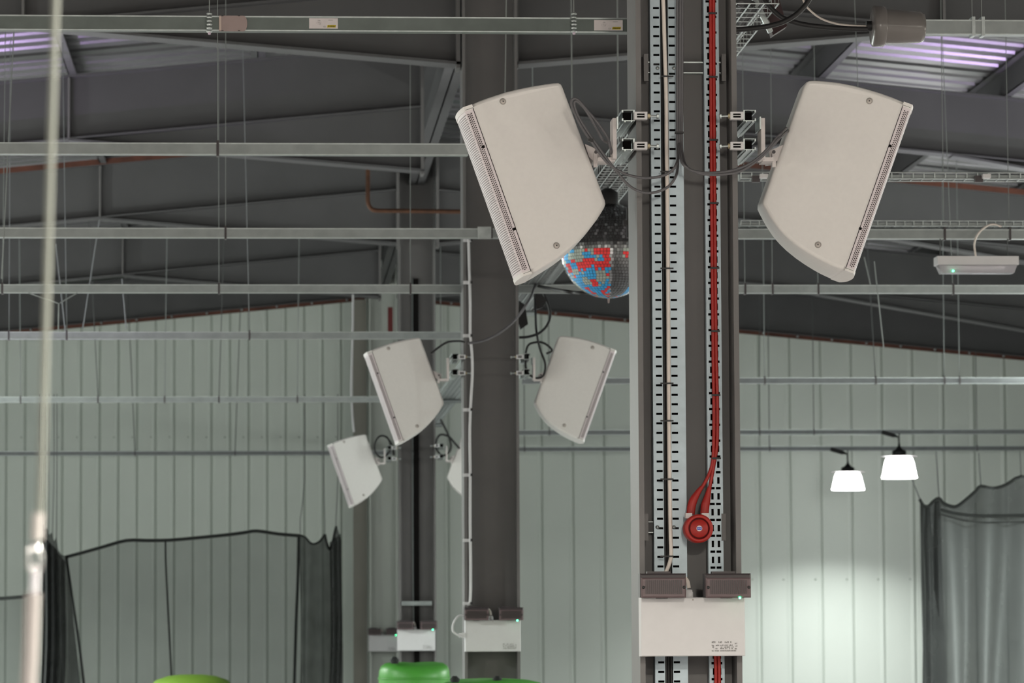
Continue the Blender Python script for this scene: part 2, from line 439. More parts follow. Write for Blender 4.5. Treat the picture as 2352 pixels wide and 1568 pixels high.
# stiffener bars and lugs on the near column
for py in (155, 1210):
    for a, c in ((1479, 1489), (1658, 1667)):
        MB().prect(a, py-31, c, py+31, 4.02, .02).build('lug', steel, col1)
    MB().prect(1487, py-13, 1662, py+13, 4.035, .03).build('cross_strut', rsteel, col1)
    MB().prect(1487, py-13, 1662, py-11, 4.033, .03).build('strut_lip', galv, col1)
    MB().prect(1487, py+11, 1662, py+13, 4.033, .03).build('strut_lip', galv, col1)

# ================================================================== CABLE TRAYS on the near column
def slotted(b, x0, x1, y, z0, z1, cols, pitch, hz, t=.0015, alt=None):
    """face with rectangular slots: cols are the (xa, xb) slot spans, hz the slot height"""
    n = int((z1-z0)/pitch)
    xs = [x0]+[q for c in cols for q in c]+[x1]
    for i in range(n):
        za = z0+i*pitch; zs = za+(pitch-hz)/2; ze = zs+hz; zc = za+pitch
        rows = [(za, zs, None), (zs, ze, cols), (ze, zc, None)]
        for a, c, cc in rows:
            if cc is None:
                if alt is None: b.box(x0, x1, y, y+t, a, c)
                else: b.box(x0, x1, y, y+t, a, c)
            else:
                for k in range(0, len(xs), 2): b.box(xs[k], xs[k+1], y, y+t, a, c)
def X4(px, py=800, d=4.025): return W(px, py, d).x
P22 = 22.0*S(4.025)
t = thing('cable_tray', (X4(1535), 4.03*U, .4), 'wide galvanised slotted cable tray with black and white cables on the nearest column', 'cable tray', 'slotted cable trays on the nearest column')
y = 4.025*U
zlo, zhi = .6, 5.2
b = MB(); slotted(b, X4(1500), X4(1522), y, zlo, zhi, [(X4(1506), X4(1520))], P22, 5*S(4)); b.build('slotted_strip', traym, t)
b = MB(); slotted(b, X4(1540), X4(1573), y, zlo, zhi, [(X4(1541.5), X4(1556))], P22, 5*S(4)); b.build('slotted_strip', traym, t)
MB().box(X4(1500)-.0015, X4(1500), y, y+.05, zlo, zhi).build('side_lip', traym, t)
MB().box(X4(1573), X4(1573)+.0015, y, y+.05, zlo, zhi).build('side_lip', traym, t)
b = MB(); b.box(X4(1500), X4(1573), y+.045, y+.047, zlo, zhi); b.build('slot_shade', dark, t)  # dark sheet standing for the shade seen through the slots
for py in (155, 1210):
    for px in (1511, 1549):
        p = W(px, py, 4.02); MB().lathe([(.0065,0),(.0065,.003),(.004,.006),(.001,.007)], (p.x, y, p.z), (0,-1,0), 12).build('bolt_head', galv, t)
# black cables in the middle of the tray
for k, px in enumerate((1525, 1531, 1537)):
    q = MB().tube([(X4(px), y+.012+.004*(k % 2), zlo), (X4(px), y+.012+.004*(k % 2), zhi)], .0052, 8)
    tag(q.build('black_cable', black, None, (X4(px), y+.012, zlo)), ['black cable at the left in the wide tray of the nearest column', 'black cable in the middle of the wide tray, behind the white one', 'black cable at the right in the wide tray of the nearest column'][k], 'cable', 'black cables in the wide tray')
q = ptube([(1520,-60),(1524,20),(1527,120),(1530,220),(1531,330),(1533,480),(1535,700),(1536,900),(1538,1100),(1540,1220),(1541,1275),(1536,1298),(1525,1322)], 4.012, 4.6)
tag(q.build('cream_cable', whitec), 'cream cable running down the wide cable tray to the emergency light', 'cable')
for i, py in enumerate((175, 394, 616, 880, 966, 1100, 1277)):
    MB().prect(1517, py-1.7, 1547, py+1.7, 4.009, .004).build('cable_tie', black, t)
# narrow tray with red cables
d2 = 4.022; y = d2*U
t2 = thing('cable_tray', (W(1640,800,d2).x, y, .4), 'narrow galvanised slotted tray with red cables on the nearest column', 'cable tray', 'slotted cable trays on the nearest column')
XX = lambda px: W(px, 800, d2).x
b = MB(); pt = 36.6*S(d2); z = zlo
while z < zhi:
    a = z
    xa, xb = XX(1624), XX(1656.5)
    s1, s2, s3, s4 = XX(1627.5), XX(1638.5), XX(1641.5), XX(1652.5)     # wide slots
    v1, v2, v3, v4 = XX(1630.5), XX(1636), XX(1644.5), XX(1650)         # upright slots
    h1 = 5.5*S(d2); g = 7.5*S(d2); h2 = 15*S(d2)
    for p, q in ((xa, s1), (s2, s3), (s4, xb)): b.box(p, q, y, y+.0015, a, a+h1)
    b.box(xa, xb, y, y+.0015, a+h1, a+h1+g)
    for p, q in ((xa, v1), (v2, v3), (v4, xb)): b.box(p, q, y, y+.0015, a+h1+g, a+h1+g+h2)
    b.box(xa, xb, y, y+.0015, a+h1+g+h2, a+pt)
    z += pt
b.build('slotted_strip', traym, t2)
MB().box(XX(1624), XX(1656.5), y+.03, y+.032, zlo, zhi).build('slot_shade', dark, t2)  # dark sheet as the shade behind the narrow tray's slots
MB().box(XX(1624)-.0015, XX(1624), y, y+.03, zlo, zhi).build('side_lip', traym, t2)
MB().box(XX(1656.5), XX(1656.5)+.0015, y, y+.03, zlo, zhi).build('side_lip', traym, t2)
dr = 4.012
for k, pts in enumerate(([(1632,-60),(1633,200),(1635,500),(1638,800),(1640,950),(1638,1050),(1628,1090),(1612,1120)],
                         [(1639,-60),(1640,200),(1642,500),(1645,800),(1648,930),(1647,1020),(1641,1060),(1634,1100),(1630,1120)])):
    t3 = thing('red_cable', W(pts[0][0], pts[-1][1], dr), ['left red fire alarm cable curving off its tray into the sounder', 'right red fire alarm cable dropping from its tray into the sounder'][k], 'cable', 'red cables to the sounder')
    ptube(pts, dr, 4.0).build('sheath', red, t3)
    end = [(1612,1118),(1600,1135),(1590,1155),(1586,1180)] if k == 0 else [(1630,1118),(1625,1140),(1620,1160),(1618,1180)]
    P = spline([W(a, c, dr) for a, c in end], 5); n = len(P)
    MB().tube(P, [S(4)*(4.6+5.4*min(1, i/(n*.55))) for i in range(n)], 12).build('gland_boot', red, t3)
for py in (30, 176, 321, 466, 615, 760, 907, 1052):
    c = 1636+py*.0085
    MB().prect(c-9, py-2, c+11, py+2, 4.008, .006).build('cable_tie', black, t2)
q = ptube([(1642,1490),(1644,1540),(1645,1700),(1645,2100)], 4.012, 4)
tag(q.build('red_cable', red), 'red cable on the narrow tray below the nearest emergency light, left of two', 'cable', 'red cables below the emergency light')
q = ptube([(1650,1490),(1652,1540),(1653,1700),(1653,2100)], 4.012, 4)
tag(q.build('red_cable', red), 'red cable on the narrow tray below the nearest emergency light, right of two', 'cable', 'red cables below the emergency light')

# ---- red sounder
p = W(1603, 1214, 4.0); k = S(4.0)
t = thing('fire_alarm_sounder', p, 'round red fire alarm sounder on the nearest column', 'alarm')
ax = (0,-1,0)
MB().lathe([(33*k,-.03),(33*k,.03),(32*k,.036),(29*k,.039),(24.5*k,.039),(24.5*k,.030)], p, ax, 40).build('body', red, t)
MB().lathe([(24.6*k,.028),(24.6*k,.031),(20.5*k,.031)], p, ax, 40).build('groove', redd, t)
MB().lathe([(21*k,.02),(21*k,.038),(19.5*k,.041),(.0001,.043)], p, ax, 40).build('dome', red, t)
q = Vector(p)+Vector((0,-.0425,0))
s_ = MB().lathe([(6.6*k,0),(6.6*k,.0015)], q, ax, 20).build('sticker', paper, t)
s_['label'] = 'round white sticker with a blue square'
bl = MB(); bl.box(q.x-5*k, q.x+5*k, q.y-.003, q.y-.0015, q.z-3.4*k, q.z+3.4*k); bl.build('printed_square', bluep, s_)
bl = MB()
for dx in (-2.6, 0.2, 2.2): bl.box(q.x+(dx-.5)*k, q.x+(dx+.5)*k, q.y-.0034, q.y-.003, q.z-.6*k, q.z+1.4*k)
bl.build('printed_mark', paper, s_)
for a, c in ((1575, 1590), (1612, 1628)): MB().prect(a, 1178, c, 1190, 4.0, .03).build('cable_entry', paper, t)

# ================================================================== EMERGENCY TWIN SPOT LIGHTS
GRP_E = 'twin spot emergency lights on the columns'
def glyph_rows(b, x0, x1, y, z, h, dens, seed):
    rnd = random.Random(seed); x = x0
    while x < x1:
        wd = h*rnd.uniform(.18, .4)
        if rnd.random() < dens:
            hh = h*rnd.uniform(.6, 1); b.box(x, min(x+wd, x1), y-.0006, y, z, z+hh)
        x += wd+h*rnd.uniform(.12, .3)
def twin_spot():
    d = 4.0-.066/U; p0 = W(1590.5, 1507, d)
    t = thing('emergency_light', p0, 'largest white twin spot emergency light box on the nearest column', 'emergency light', GRP_E)
    a = W(1472, 1507, d); c = W(1709, 1371, d); yf = d*U-.02
    bb = MB(); bb.bevbox(a.x, c.x, yf, yf+.085, a.z, c.z, .003); bb.build('enclosure', boxw, t)
    k = S(d)
    # spots
    for i, (x0, x1) in enumerate(((1466, 1571), (1614, 1719))):
        A = W(x0, 1373, d); B = W(x1, 1317, d)
        hb = MB(); hb.bevbox(A.x, B.x, yf-.045, yf+.02, A.z+.004, B.z, .006)
        head = hb.build('spot_head', spotb, t)
        cp = MB(); cp.box(A.x+.025, B.x-.05, yf-.03, yf, B.z, B.z+.007); cp.build('heat_fins', spotb, head)
        ln = MB(); ln.bevbox(A.x+.002, B.x-.002, yf-.062, yf-.045, A.z, B.z-.014, .005); ln.build('lens', spotl, head)
        rb = MB(); n = 19
        for j in range(n):
            x = A.x+.018+(B.x-A.x-.036)*j/(n-1)
            rb.box(x-.0014, x+.0014, yf-.0655, yf-.062, A.z+.012, B.z-.022)
        rb.build('lens_ribs', spotb, head)
        for x in (A.x+.009, B.x-.009):
            MB().lathe([(.005,0),(.005,.003),(.002,.003)], (x, yf-.062, (A.z+B.z)/2-.006), (0,-1,0), 10).build('screw', black, head)
        ft = MB(); mx = (A.x+B.x)/2; ft.box(mx-.02, mx+.02, yf+.0, yf+.05, c.z-.004, A.z+.012); ft.build('swivel_foot', spotb, t)
    # cable gland and cable
    G = W(1583, 1371, d)
    MB().lathe([(.014,-.002),(.014,.016),(.012,.019),(.012,.024),(.006,.026)], (G.x, yf+.03, G.z), (0,0,1), 16).build('cable_gland', boxw, t)
    pts = [W(1583,1350,d), W(1580,1335,d), W(1574,1327,d), W(1566,1321,d)]
    for q in pts: q.y = yf+.03
    MB().tube(spline(pts, 5), .0065, 8).build('cable', whitec, t)
    # printed label, led, small hole
    pl = MB(); L = W(1633, 1473, d); R = W(1691, 1473, d); hh = 4.2*k
    seg = [[(0,.2),(.27,.42),(.46,.79)], [(0,.30),(.35,.46),(.49,.66),(.70,.83)], [(.03,.1),(.36,.42),(.5,.86)], [(.04,.09),(.15,.26),(.31,.49),(.53,.62),(.70,.83)], [(0,.97)]]
    zz = [1476.5, 1483, 1487, 1490.5, 1495.5]
    for r_, (row, py) in enumerate(zip(seg, zz)):
        z = W(1640, py, d).z
        for s0, s1 in row: glyph_rows(pl, L.x+(R.x-L.x)*s0, L.x+(R.x-L.x)*s1, yf, z, hh*(1.15 if r_ == 0 else .85), .93, r_*7+int(s0*50))
    for py in (1479, 1485, 1491):
        z = W(1640, py, d).z; glyph_rows(pl, W(1686,py,d).x, W(1692,py,d).x, yf, z, hh*.9, .8, py)
    pr = pl.build('printed_label', ink, t); pr['label'] = 'small block of dark printed text'
    E = W(1692.5, 1374, d)
    MB().lathe([(.0038,0),(.0038,.004),(.001,.006)], (E.x, yf-.058, E.z+.001), (0,-1,0), 12).build('led', ledg, t)
    H = W(1590, 1377, d); MB().lathe([(.003,0),(.003,.001)], (H.x, yf, H.z), (0,-1,0), 8).build('screw', greyscrew, t)
    return t
em = twin_spot()
for bp, d, lab in (((1131.5, 1496), 7.5-.066/U, 'white twin spot emergency light box on the second column'),
                   ((956, 1494), 11.1-.066/U, 'white twin spot emergency light box on the third column'),
                   ((880, 1495.5), 14.35-.066/U, 'small pale twin spot emergency light box on the farthest column')):
    q = dup(em, W(bp[0], bp[1], d), lab, GRP_E)
    if d < 8: EM2 = q

# ================================================================== LOUDSPEAKERS
TH = 0.32
def offset_poly(P, r):
    n = len(P); out = []
    ar = sum(P[i][0]*P[(i+1)%n][1]-P[(i+1)%n][0]*P[i][1] for i in range(n)); sg = 1 if ar > 0 else -1
    for i in range(n):
        p0, p1, p2 = Vector(P[i-1]), Vector(P[i]), Vector(P[(i+1)%n])
        e1 = (p1-p0).normalized(); e2 = (p2-p1).normalized()
        n1 = Vector((-e1.y, e1.x))*sg; n2 = Vector((-e2.y, e2.x))*sg
        m = (n1+n2); m = m.normalized()/max(.5, m.normalized().dot(n1))
        out.append(p1+m*r)
    return out
def speaker(side):
    k = S(4.0)
    if side == 'L':
        poly = [(1083,240),(1100,232),(1120,224.5),(1160,211.5),(1190,204),(1220,198),(1250,193),(1272,190),(1283,189.5),(1289,193),(1293,201),(1316,262),(1340,327),(1364,391),(1385,447),(1390,460),(1391,468),(1388,477),(1372,503),(1352,529),(1330,553),(1302,578),(1280,594),(1260,606),(1240,618),(1221,628)]
        l1, l2 = (1083,240), (1221,628); ref = (1278,564); screws = ((1155,233),(1278,564)); notch = ((1110,337),(1181,526)); sg = -1
        lab = 'large white loudspeaker tilted down to the left of the nearest column'
    else:
        poly = [(2077,234),(2050,222.5),(2020,212),(1990,203),(1960,195.5),(1930,189.5),(1900,186),(1872,184),(1860,184.5),(1853,188),(1848,197),(1824,263),(1800,330),(1776,396),(1757,450),(1753,461),(1753,470),(1759,481),(1774,505),(1791,528),(1809,546),(1827,561),(1850,577),(1872,590),(1895,602),(1912,610),(1930,617),(1941,621)]
        l1, l2 = (2077,234), (1941,621); ref = (1879,562); screws = ((1997,232),(1879,562)); notch = ((2044,335),(1976,525)); sg = 1
        lab = 'large white loudspeaker tilted down to the right of the nearest column'
    R0 = W(ref[0], ref[1], 4.0)
    t = thing('loudspeaker', R0, lab, 'loudspeaker', 'white wall loudspeakers on the columns')
    y0 = 4.0*U; TP = .085
    lx, ly = l2[0]-l1[0], l2[1]-l1[1]; ll = math.hypot(lx, ly)
    def off(a, c): return min(1.0, max(0.0, abs((a-l1[0])*ly-(c-l1[1])*lx)/ll/245))*TP
    def WS(a, c): return W(a, c, 4.0+off(a, c)/U)
    OF = [off(a, c) for a, c in poly]; PW = [(WS(a, c).x, WS(a, c).z) for a, c in poly]
    n = len(PW); r = .012; vs = []; fs = []; sm = []
    lv = [(r, 0, 1), (r*.42, r*.2, 1), (r*.1, r*.55, 1), (0, r, 1), (0, TH-r, -1), (r*.3, TH-r*.3, -1), (r, TH, -1)]
    b = MB()
    for ins, yy, sd in lv:
        Q = offset_poly(PW, ins) if ins else [Vector(p) for p in PW]
        if ins:                                   # no bevel along the front line, where the grille meets the side
            e1 = (Vector(PW[0])-Vector(PW[-1])).normalized()
            for i_ in (0, n-1): Q[i_] = Vector(PW[i_])+e1*(Vector(Q[i_])-Vector(PW[i_])).dot(e1)
        vs += [(q[0], y0+yy+sd*of, q[1]) for q, of in zip(Q, OF)]
    side_f = [(i*n+j, i*n+(j+1)%n, (i+1)*n+(j+1)%n, (i+1)*n+j) for i in range(len(lv)-1) for j in range(n)]
    b.add(vs, side_f, True)
    b.add(vs[:n], [tuple(range(n))]); b.add(vs[-n:], [tuple(range(n-1,-1,-1))])
    body = b.build('cabinet', white, t)
    # the front: arch section pushed along the front line
    A = W(l1[0], l1[1], 4.0); B = W(l2[0], l2[1], 4.0); tv = (B-A).normalized(); ln = (B-A).length
    nv = Vector((-tv.z, 0, tv.x)); nv = nv if nv.x*sg > 0 else -nv
    H0, H1 = 20*k, 32*k
    def arch(o=0.0):
        pts = [(0, -.002), (-o, -.002), (-o, H0+o*.5)]
        m = 14
        for i in range(1, m):
            f = i/m; yy = TH*f
            pts.append((yy, H0+o+(H1-H0)*(1-abs(2*f-1)**2.4)))
        pts += [(TH+o, H0+o*.5), (TH+o, -.002), (TH, -.002)]
        return pts
    def push(prof, s0, s1):
        q = MB(); m = len(prof)
        va = [A+tv*s0+nv*h+Vector((0, yy, 0)) for yy, h in prof]; vb = [A+tv*s1+nv*h+Vector((0, yy, 0)) for yy, h in prof]
        q.add(va+vb, [(i, i+1, m+i+1, m+i) for i in range(m-1)], False)
        q.add(va, [tuple(range(m))]); q.add(vb, [tuple(range(m-1,-1,-1))]); return q
    g = push(arch(0), 11*k, ln-9*k).build('grille', lav, t)
    push(arch(.0016), -1*k+.001, 11*k).build('end_cap', white, t); push(arch(.0016), ln-9*k, ln).build('end_cap', white, t)
    # perforations
    h = MB(); step = 5.0*k; rows = int((ln-30*k)/step); hr = 1.75*k
    for i in range(rows):
        s0 = 18*k+i*step+step*.3
        for j, hh in enumerate((7.5, 11.5, 15.5)):
            c = A+tv*(s0+(step/2 if j % 2 else 0))+nv*hh*k+Vector((0, -.0008, 0))
            h.add([c+(tv*math.cos(q*math.pi/3)+nv*math.sin(q*math.pi/3))*hr for q in range(6)], [tuple(range(6))])
        m = 30
        for j in range(m):
            f = (j+.5+(.5 if i % 2 else 0))/(m+1); yy = TH*f; e_ = .01
            hf = lambda f: H0+(H1-H0)*(1-abs(2*f-1)**2.4)
            c = A+tv*s0+nv*(hf(f)+.0009)+Vector((0, yy, 0))
            yd = (nv*(hf(f+e_)-hf(f-e_))+Vector((0, TH*2*e_, 0))).normalized()
            h.add([c+(tv*math.cos(q*math.pi/3)*.8+yd*math.sin(q*math.pi/3))*hr for q in range(6)], [tuple(range(6))])
    hp = h.build('perforations', mat('grille_hole', (0.05,0.04,0.042), .8), g); hp['kind'] = 'stuff'
    # seam line with notches
    q = MB(); yf = Vector((0, -.0012, 0))
    q.beam(A+tv*8*k+yf-nv*.3*k, B-tv*5*k+yf-nv*.3*k, .0012, 1.4*k, nv); q.beam(A+tv*8*k+yf, A+tv*8*k+nv*18*k+yf, .001, .8*k, tv); q.beam(B-tv*6*k+yf, B-tv*6*k+nv*18*k+yf, .001, .8*k, tv)
    q.build('seam', dark, t)
    for nx, ny in notch:
        c = W(nx, ny, 4.0)+Vector((0, -.0015, 0)); q = MB(); q.beam(c-tv*3*k, c+tv*3*k, .0015, 6.5*k, nv); q.build('notch', dark, t)
    nf_ = (Vector((0, -1, 0))-nv*(TP/(245*k))).normalized()
    for sx_, sy_ in screws:
        c = WS(sx_, sy_)
        sc = MB().lathe([(7.6*k,0),(7.6*k,.0016),(6.8*k,.002)], c, nf_, 24).build('screw_cap', greyscrew, t)
        MB().lathe([(5.6*k,.002),(5.4*k,.0032),(1.8*k,.0036)], c, nf_, 20).build('screw_head', mat('screw_face', (.50,.46,.43), .5), sc)
        MB().lathe([(1.7*k,.0036),(1.6*k,.004)], c, nf_, 10).build('screw_socket', black, sc)
    return t
spL = speaker('L'); spR = speaker('R')
GS = 'white wall loudspeakers on the columns'
dup(spL, W(957.6, 978.8, 7.5), 'mid-distance white loudspeaker tilted left of the second column', GS)
dup(spL, W(834.7, 1137, 11.0), 'smallest white loudspeaker tilted left of the third column', GS)
dup(spR, W(1295.5, 977, 7.5), 'mid-distance white loudspeaker tilted right of the second column', GS)
dup(spR, W(1073, 1131, 11.0), 'white loudspeaker half hidden behind the second column', GS)

# ---- mounts
def mount(side):
    k = S(4.0); m = 1 if side == 'L' else -1
    mx = (lambda px: px) if side == 'L' else (lambda px: 3165-px)   # mirrored about the column's middle
    yF = 4.0*U
    loc = W(mx(1455), 300, 4.0)
    t = thing('speaker_mount', loc, 'white bracket on galvanised strut clamped to the %s flange of the nearest column' % ('left' if side == 'L' else 'right'), 'bracket', 'speaker mounts clamped to the columns')
    def rect(b, x0, y0, x1, y1, d, th): b.prect(min(mx(x0), mx(x1)), y0, max(mx(x0), mx(x1)), y1, d, th); return b
    rect(MB(), 1408, 271, 1416, 364, 3.985, .10).build('back_plate', brkt, t)
    rect(MB(), 1417, 268, 1420, 296, 3.98, .12).build('plate_washer', galv, t)
    rect(MB(), 1374 if m > 0 else 1388, 361, 1413, 370, 4.0, .10).build('tongue', brkt, t)
    bb = MB(); poly = [(1343,331),(1364,340),(1380,346),(1378,372),(1362,370),(1352,360)]
    ma = (lambda a: a) if m > 0 else (lambda a: 3146-a)
    bb.prism([(W(ma(a), c, 4.03).x, W(ma(a), c, 4.03).z) for a, c in (poly if m > 0 else poly[::-1])], yF+.09, yF+.21); bb.build('tilt_arm', brkt, t)
    MB().prect(min(ma(1364), ma(1372)), 352, max(ma(1364), ma(1372)), 383, 4.022, .02).build('wing_bolt', brkt, t)
    c = W(ma(1369), 349, 4.02); MB().lathe([(.006,0),(.006,.006)], c, (0,-1,0), 10).build('pivot', spotb, t)
    for py in (252, 318):
        x0, x1 = 1430, 1456
        P = W(mx(x0), py+26, 3.985); Q = W(mx(x1), py, 3.985); xa, xb = min(P.x, Q.x), max(P.x, Q.x); za, zb = P.z, Q.z; y0 = 3.985*U; y1 = y0+.40
        st = MB(); th = .0025
        st.box(xa, xb, y0, y1, za, za+th); st.box(xa, xb, y0, y1, zb-th, zb)
        cl = xb if m > 0 else xa
        st.box(cl-th, cl+th, y0, y1, za, zb); op = xa if m > 0 else xb
        st.box(op-th, op+th, y0, y1, za, za+.009); st.box(op-th, op+th, y0, y1, zb-.009, zb)
        sv = st.build('strut_channel', galv, t)
        MB().box(min(xa, xb)+th*2, max(xa, xb)-th*2, y0+.05, y0+.052, za+th, zb-th).build('end_shade', dark, sv)  # dark sheet standing for the shade inside the open channel
        # lips along the underside give the ribbed look
        lp = MB(); lp.box(xa+.006, xa+.010, y0, y1, za-.004, za); lp.box(xb-.010, xb-.006, y0, y1, za-.004, za); lp.build('strut_lip', galv, sv)
        pc = py+13 if py < 300 else py+16
        cb = MB(); X0, X1 = min(mx(1457), mx(1487)), max(mx(1457), mx(1487))
        for a, bq, c_, e_ in ((X0, pc-8.5, X1, pc-5), (X0, pc+5, X1, pc+8.5), (X0, pc-5, X0+6, pc+5), (X1-6, pc-5, X1, pc+5)): cb.prect(a, bq, c_, e_, 3.975, .03)
        cb.cur = 1; cb.prect(X0+5, pc-5, X1-5, pc+5, 3.979, .01); cb.cur = 0; cb.prect(X0+6, pc-.8, X1-6, pc+.8, 3.977, .01)
        cl_ = cb.build('beam_clamp', [boxw, dark], t)
        a = W(mx(1487), pc+1, 3.98); e2 = W(mx(1508), pc+2, 3.98)
        MB().tube([a, e2], .004, 8).build('bolt', galv, cl_)
        MB().tube([a, a+(e2-a)*.28], .0085, 6, False).build('nut', mat('brass_nut', (.40,.34,.22), .5, .5), cl_)
        MB().tube([e2, e2+(e2-a).normalized()*.007], .009, 6, False).build('bolt_head', galv, cl_)
    return t
mL = mount('L'); mR = mount('R')
def rel(near_ref, ref, d): # where the mount goes when the speaker's reference point goes to ref
    n0 = W(near_ref[0], near_ref[1], 4.0); return W(ref[0], ref[1], d)-n0
for root, nr, refp, d, lab in ((mL, (1278,564), (957.6,978.8), 7.5, 'white speaker bracket clamped to the left flange of the second column'),
                               (mL, (1278,564), (834.7,1137), 11.0, 'white speaker bracket clamped to the left flange of the third column'),
                               (mR, (1879,562), (1295.5,977), 7.5, 'white speaker bracket clamped to the right flange of the second column'),
                               (mR, (1879,562), (1073,1131), 11.0, 'small speaker bracket clamped to the right flange of the third column')):
    dup(root, ORG[root.name]+rel(nr, refp, d), lab, 'speaker mounts clamped to the columns')

# ---- loose grey cables of the near speakers
dc = 3.965
loops = [([(1563,-60,4.01),(1562,120,4.01),(1561,300,4.01),(1560,345,4.0),(1553,378),(1535,398),(1500,408),(1460,406),(1420,392),(1390,368),(1362,330),(1335,290),(1318,255),(1312,235),(1317,227),(1328,230),(1350,255),(1375,285),(1395,315),(1402,338),(1404,352,4.0)], 'grey speaker cable looping from the wide tray over to the left loudspeaker'),
         ([(1556,-60,4.01),(1556,120,4.01),(1556,300,4.01),(1557,370,4.0),(1552,405),(1530,432),(1490,443),(1450,430),(1415,392),(1385,352),(1355,310),(1328,266),(1319,238),(1326,233),(1345,252),(1368,290),(1384,320),(1395,328,4.0)], 'lower grey speaker cable sagging below the bracket toward the left loudspeaker'),
         ([(1568,-60,4.01),(1567,150,4.01),(1566,320,4.01),(1569,360,4.0),(1580,386),(1610,396),(1650,396),(1690,389),(1725,374),(1755,350),(1780,322),(1796,304),(1806,294,4.02)], 'grey speaker cable crossing the nearest column to the right loudspeaker'),
         ([(1560,330,4.0),(1566,372),(1590,392),(1620,400),(1665,400),(1705,391),(1745,364),(1776,333),(1795,312),(1810,300,4.03)], 'lower grey speaker cable crossing the red cables to the right loudspeaker')]
for pts, lab in loops:
    tag(ptube(pts, dc, 3.3, 8, 5).build('grey_cable', greyc), lab, 'cable', 'loose grey speaker cables')
MB().prect(1351, 318, 1363, 324, 3.955, .02).build('cable_tie', black, spL)
MB().prect(1551, 302, 1570, 306, 3.99, .02).build('cable_tie', black, col1)

# cable loops of the farther speakers
def wire_thing(name, pts, d, r, m, lab, cat, grp=None, n=6, k=5):
    return tag(ptube(pts, d, r, n, k).build(name, m), lab, cat, grp)
wire_thing('coiled_cable', [(1255,812),(1268,804),(1250,788),(1230,786),(1212,795),(1207,830),(1212,855),(1230,868),(1248,862),(1252,835),(1240,800),(1232,760),(1230,720,7.6),(1228,668,7.68)], 7.5, 2.6, black, 'black cable coiled behind the mid-distance loudspeaker on the right', 'cable')
wire_thing('coiled_cable', [(905,1045),(900,1020),(885,1002),(870,1003),(861,1020),(863,1040),(876,1050),(890,1043),(897,1025),(890,1005),(878,1000)], 11.0, 2.2, black, 'black cable ring beside the smallest loudspeaker', 'cable')
wire_thing('coiled_cable', [(1056,1030),(1045,1018),(1030,1002),(1012,998),(1003,1010),(1002,1030),(1015,1045),(1030,1040),(1036,1022),(1028,995),(1018,975),(1012,962)], 11.0, 2.4, black, 'black cable hanging beside the third column under the tray', 'cable')
wire_thing('coiled_cable', [(990,812),(1010,796),(1030,785),(1056,783,7.42),(1066,785,7.49)], 7.35, 2.6, black, 'black cable from the mid-distance left loudspeaker to the second column', 'cable')
wire_thing('dark_cable', [(1075,788),(1110,782),(1150,762),(1185,732),(1215,690),(1226,664,7.5),(1232,648,7.6)], 7.3, 3, greyc, 'dark cable sweeping across the second column up to the basket tray', 'cable')

# ---- white conduit on the second column, black tray and strip on the third
wire_thing('conduit', [(1076,545),(1078,620),(1080,700),(1080,768),(1084,810),(1085,860),(1081,930),(1079,1000),(1080,1080),(1080,1200),(1081,1300),(1080,1378),(1073,1388)], 7.46, 3, boxw, 'white conduit clipped down the left flange of the second column', 'conduit', None, 8)
for py in (550, 648, 770, 940, 1090, 1240, 1385):
    bq = MB(); bq.prect(1064, py-3, 1083, py+4, 7.47, .03); bq.build('conduit_clip', boxw, col2)
    MB().prect(1081, py-3, 1085, py+3, 7.455, .02).build('clip_screw', black, col2)
q = MB().prect(953, 640, 961, 2000, 11.129, .05); tag(q.build('black_cable_tray', dark, None), 'narrow black cable tray down the middle of the third column', 'cable tray')
wire_thing('conduit', [(948,640),(948,900),(949,1300),(951,1420),(953,1445)], 11.142, 2.6, tgalv, 'thin grey conduit beside the black tray on the third column', 'conduit')
MB().prect(920, 1380, 992, 1390, 11.1, .05).build('cross_strut', tgalv, col3)
ptube([(1068,1412),(1052,1415),(1041,1432),(1040,1448),(1050,1457),(1062,1460)], 7.47, 2.2).build('looped_cable', boxw, EM2)
MB().prect(1055, 1453, 1069, 1464, 7.47, .03).build('side_gland', boxw, EM2)

# ================================================================== TRUNKING
GT = 'galvanised trunking rows across the hall'
def trunking(py, pa, pb, label, d=None, hangers=(), h=.052, m=tgalv, ref=600):
    if d is None: d = (TRUNK_Z-1.6)/(.36e-3*(VPY-py))
    zc = W(ref, py, d).z; xa = W(pa, py, d).x; xb = W(pb, py, d).x
    t = thing('trunking', ((xa+xb)/2, d*U, zc-h/2), label, 'trunking', GT)
    bb = MB(); bb.box(xa, xb, d*U, d*U+h, zc-h/2, zc+h/2); bb.build('channel', m, t)
    lp = MB(); lp.box(xa, xb, d*U-.002, d*U+.004, zc+h/2-.004, zc+h/2+.001); lp.build('top_lip', galv, t)
    lp = MB(); lp.box(xa, xb, d*U-.002, d*U+.004, zc-h/2-.001, zc-h/2+.003); lp.build('bottom_lip', galv, t)
    for hx in hangers:                       # (pixel x at the trunking, pixel x of the wire's top, top y or None)
        x0 = W(hx[0], py, d).x
        cl = MB(); cl.box(x0-.006, x0+.006, d*U-.004, d*U+h+.004, zc-h/2-.006, zc+h/2+.012); cl.build('hanger_clip', spotb if d > 5 else galv, t)
        x1 = W(hx[1], py, d).x; zt = roof_z(x1)+.05
        MB().tube([(x0, d*U+h/2, zc+h/2), (x1, d*U+h/2, zt)], max(.0016, .00033*d), 6).build('suspension_wire', hx[2] if len(hx) > 2 else wirem, t)
    return t, d, zc
t1, dt1, z1 = trunking(54, -900, 1462, 'topmost galvanised trunking with two white stickers, nearest of the left rows', None, m=mat('dimmed_galvanised_trunking', (.115, .135, .128), .45, .4, .1, 12))  # same trunking with a darkened colour, against the strong near lamps
t2_, dt2, z2 = trunking(342, -900, 1075, 'second galvanised trunking from the top on the left', None, ((500, 497),))
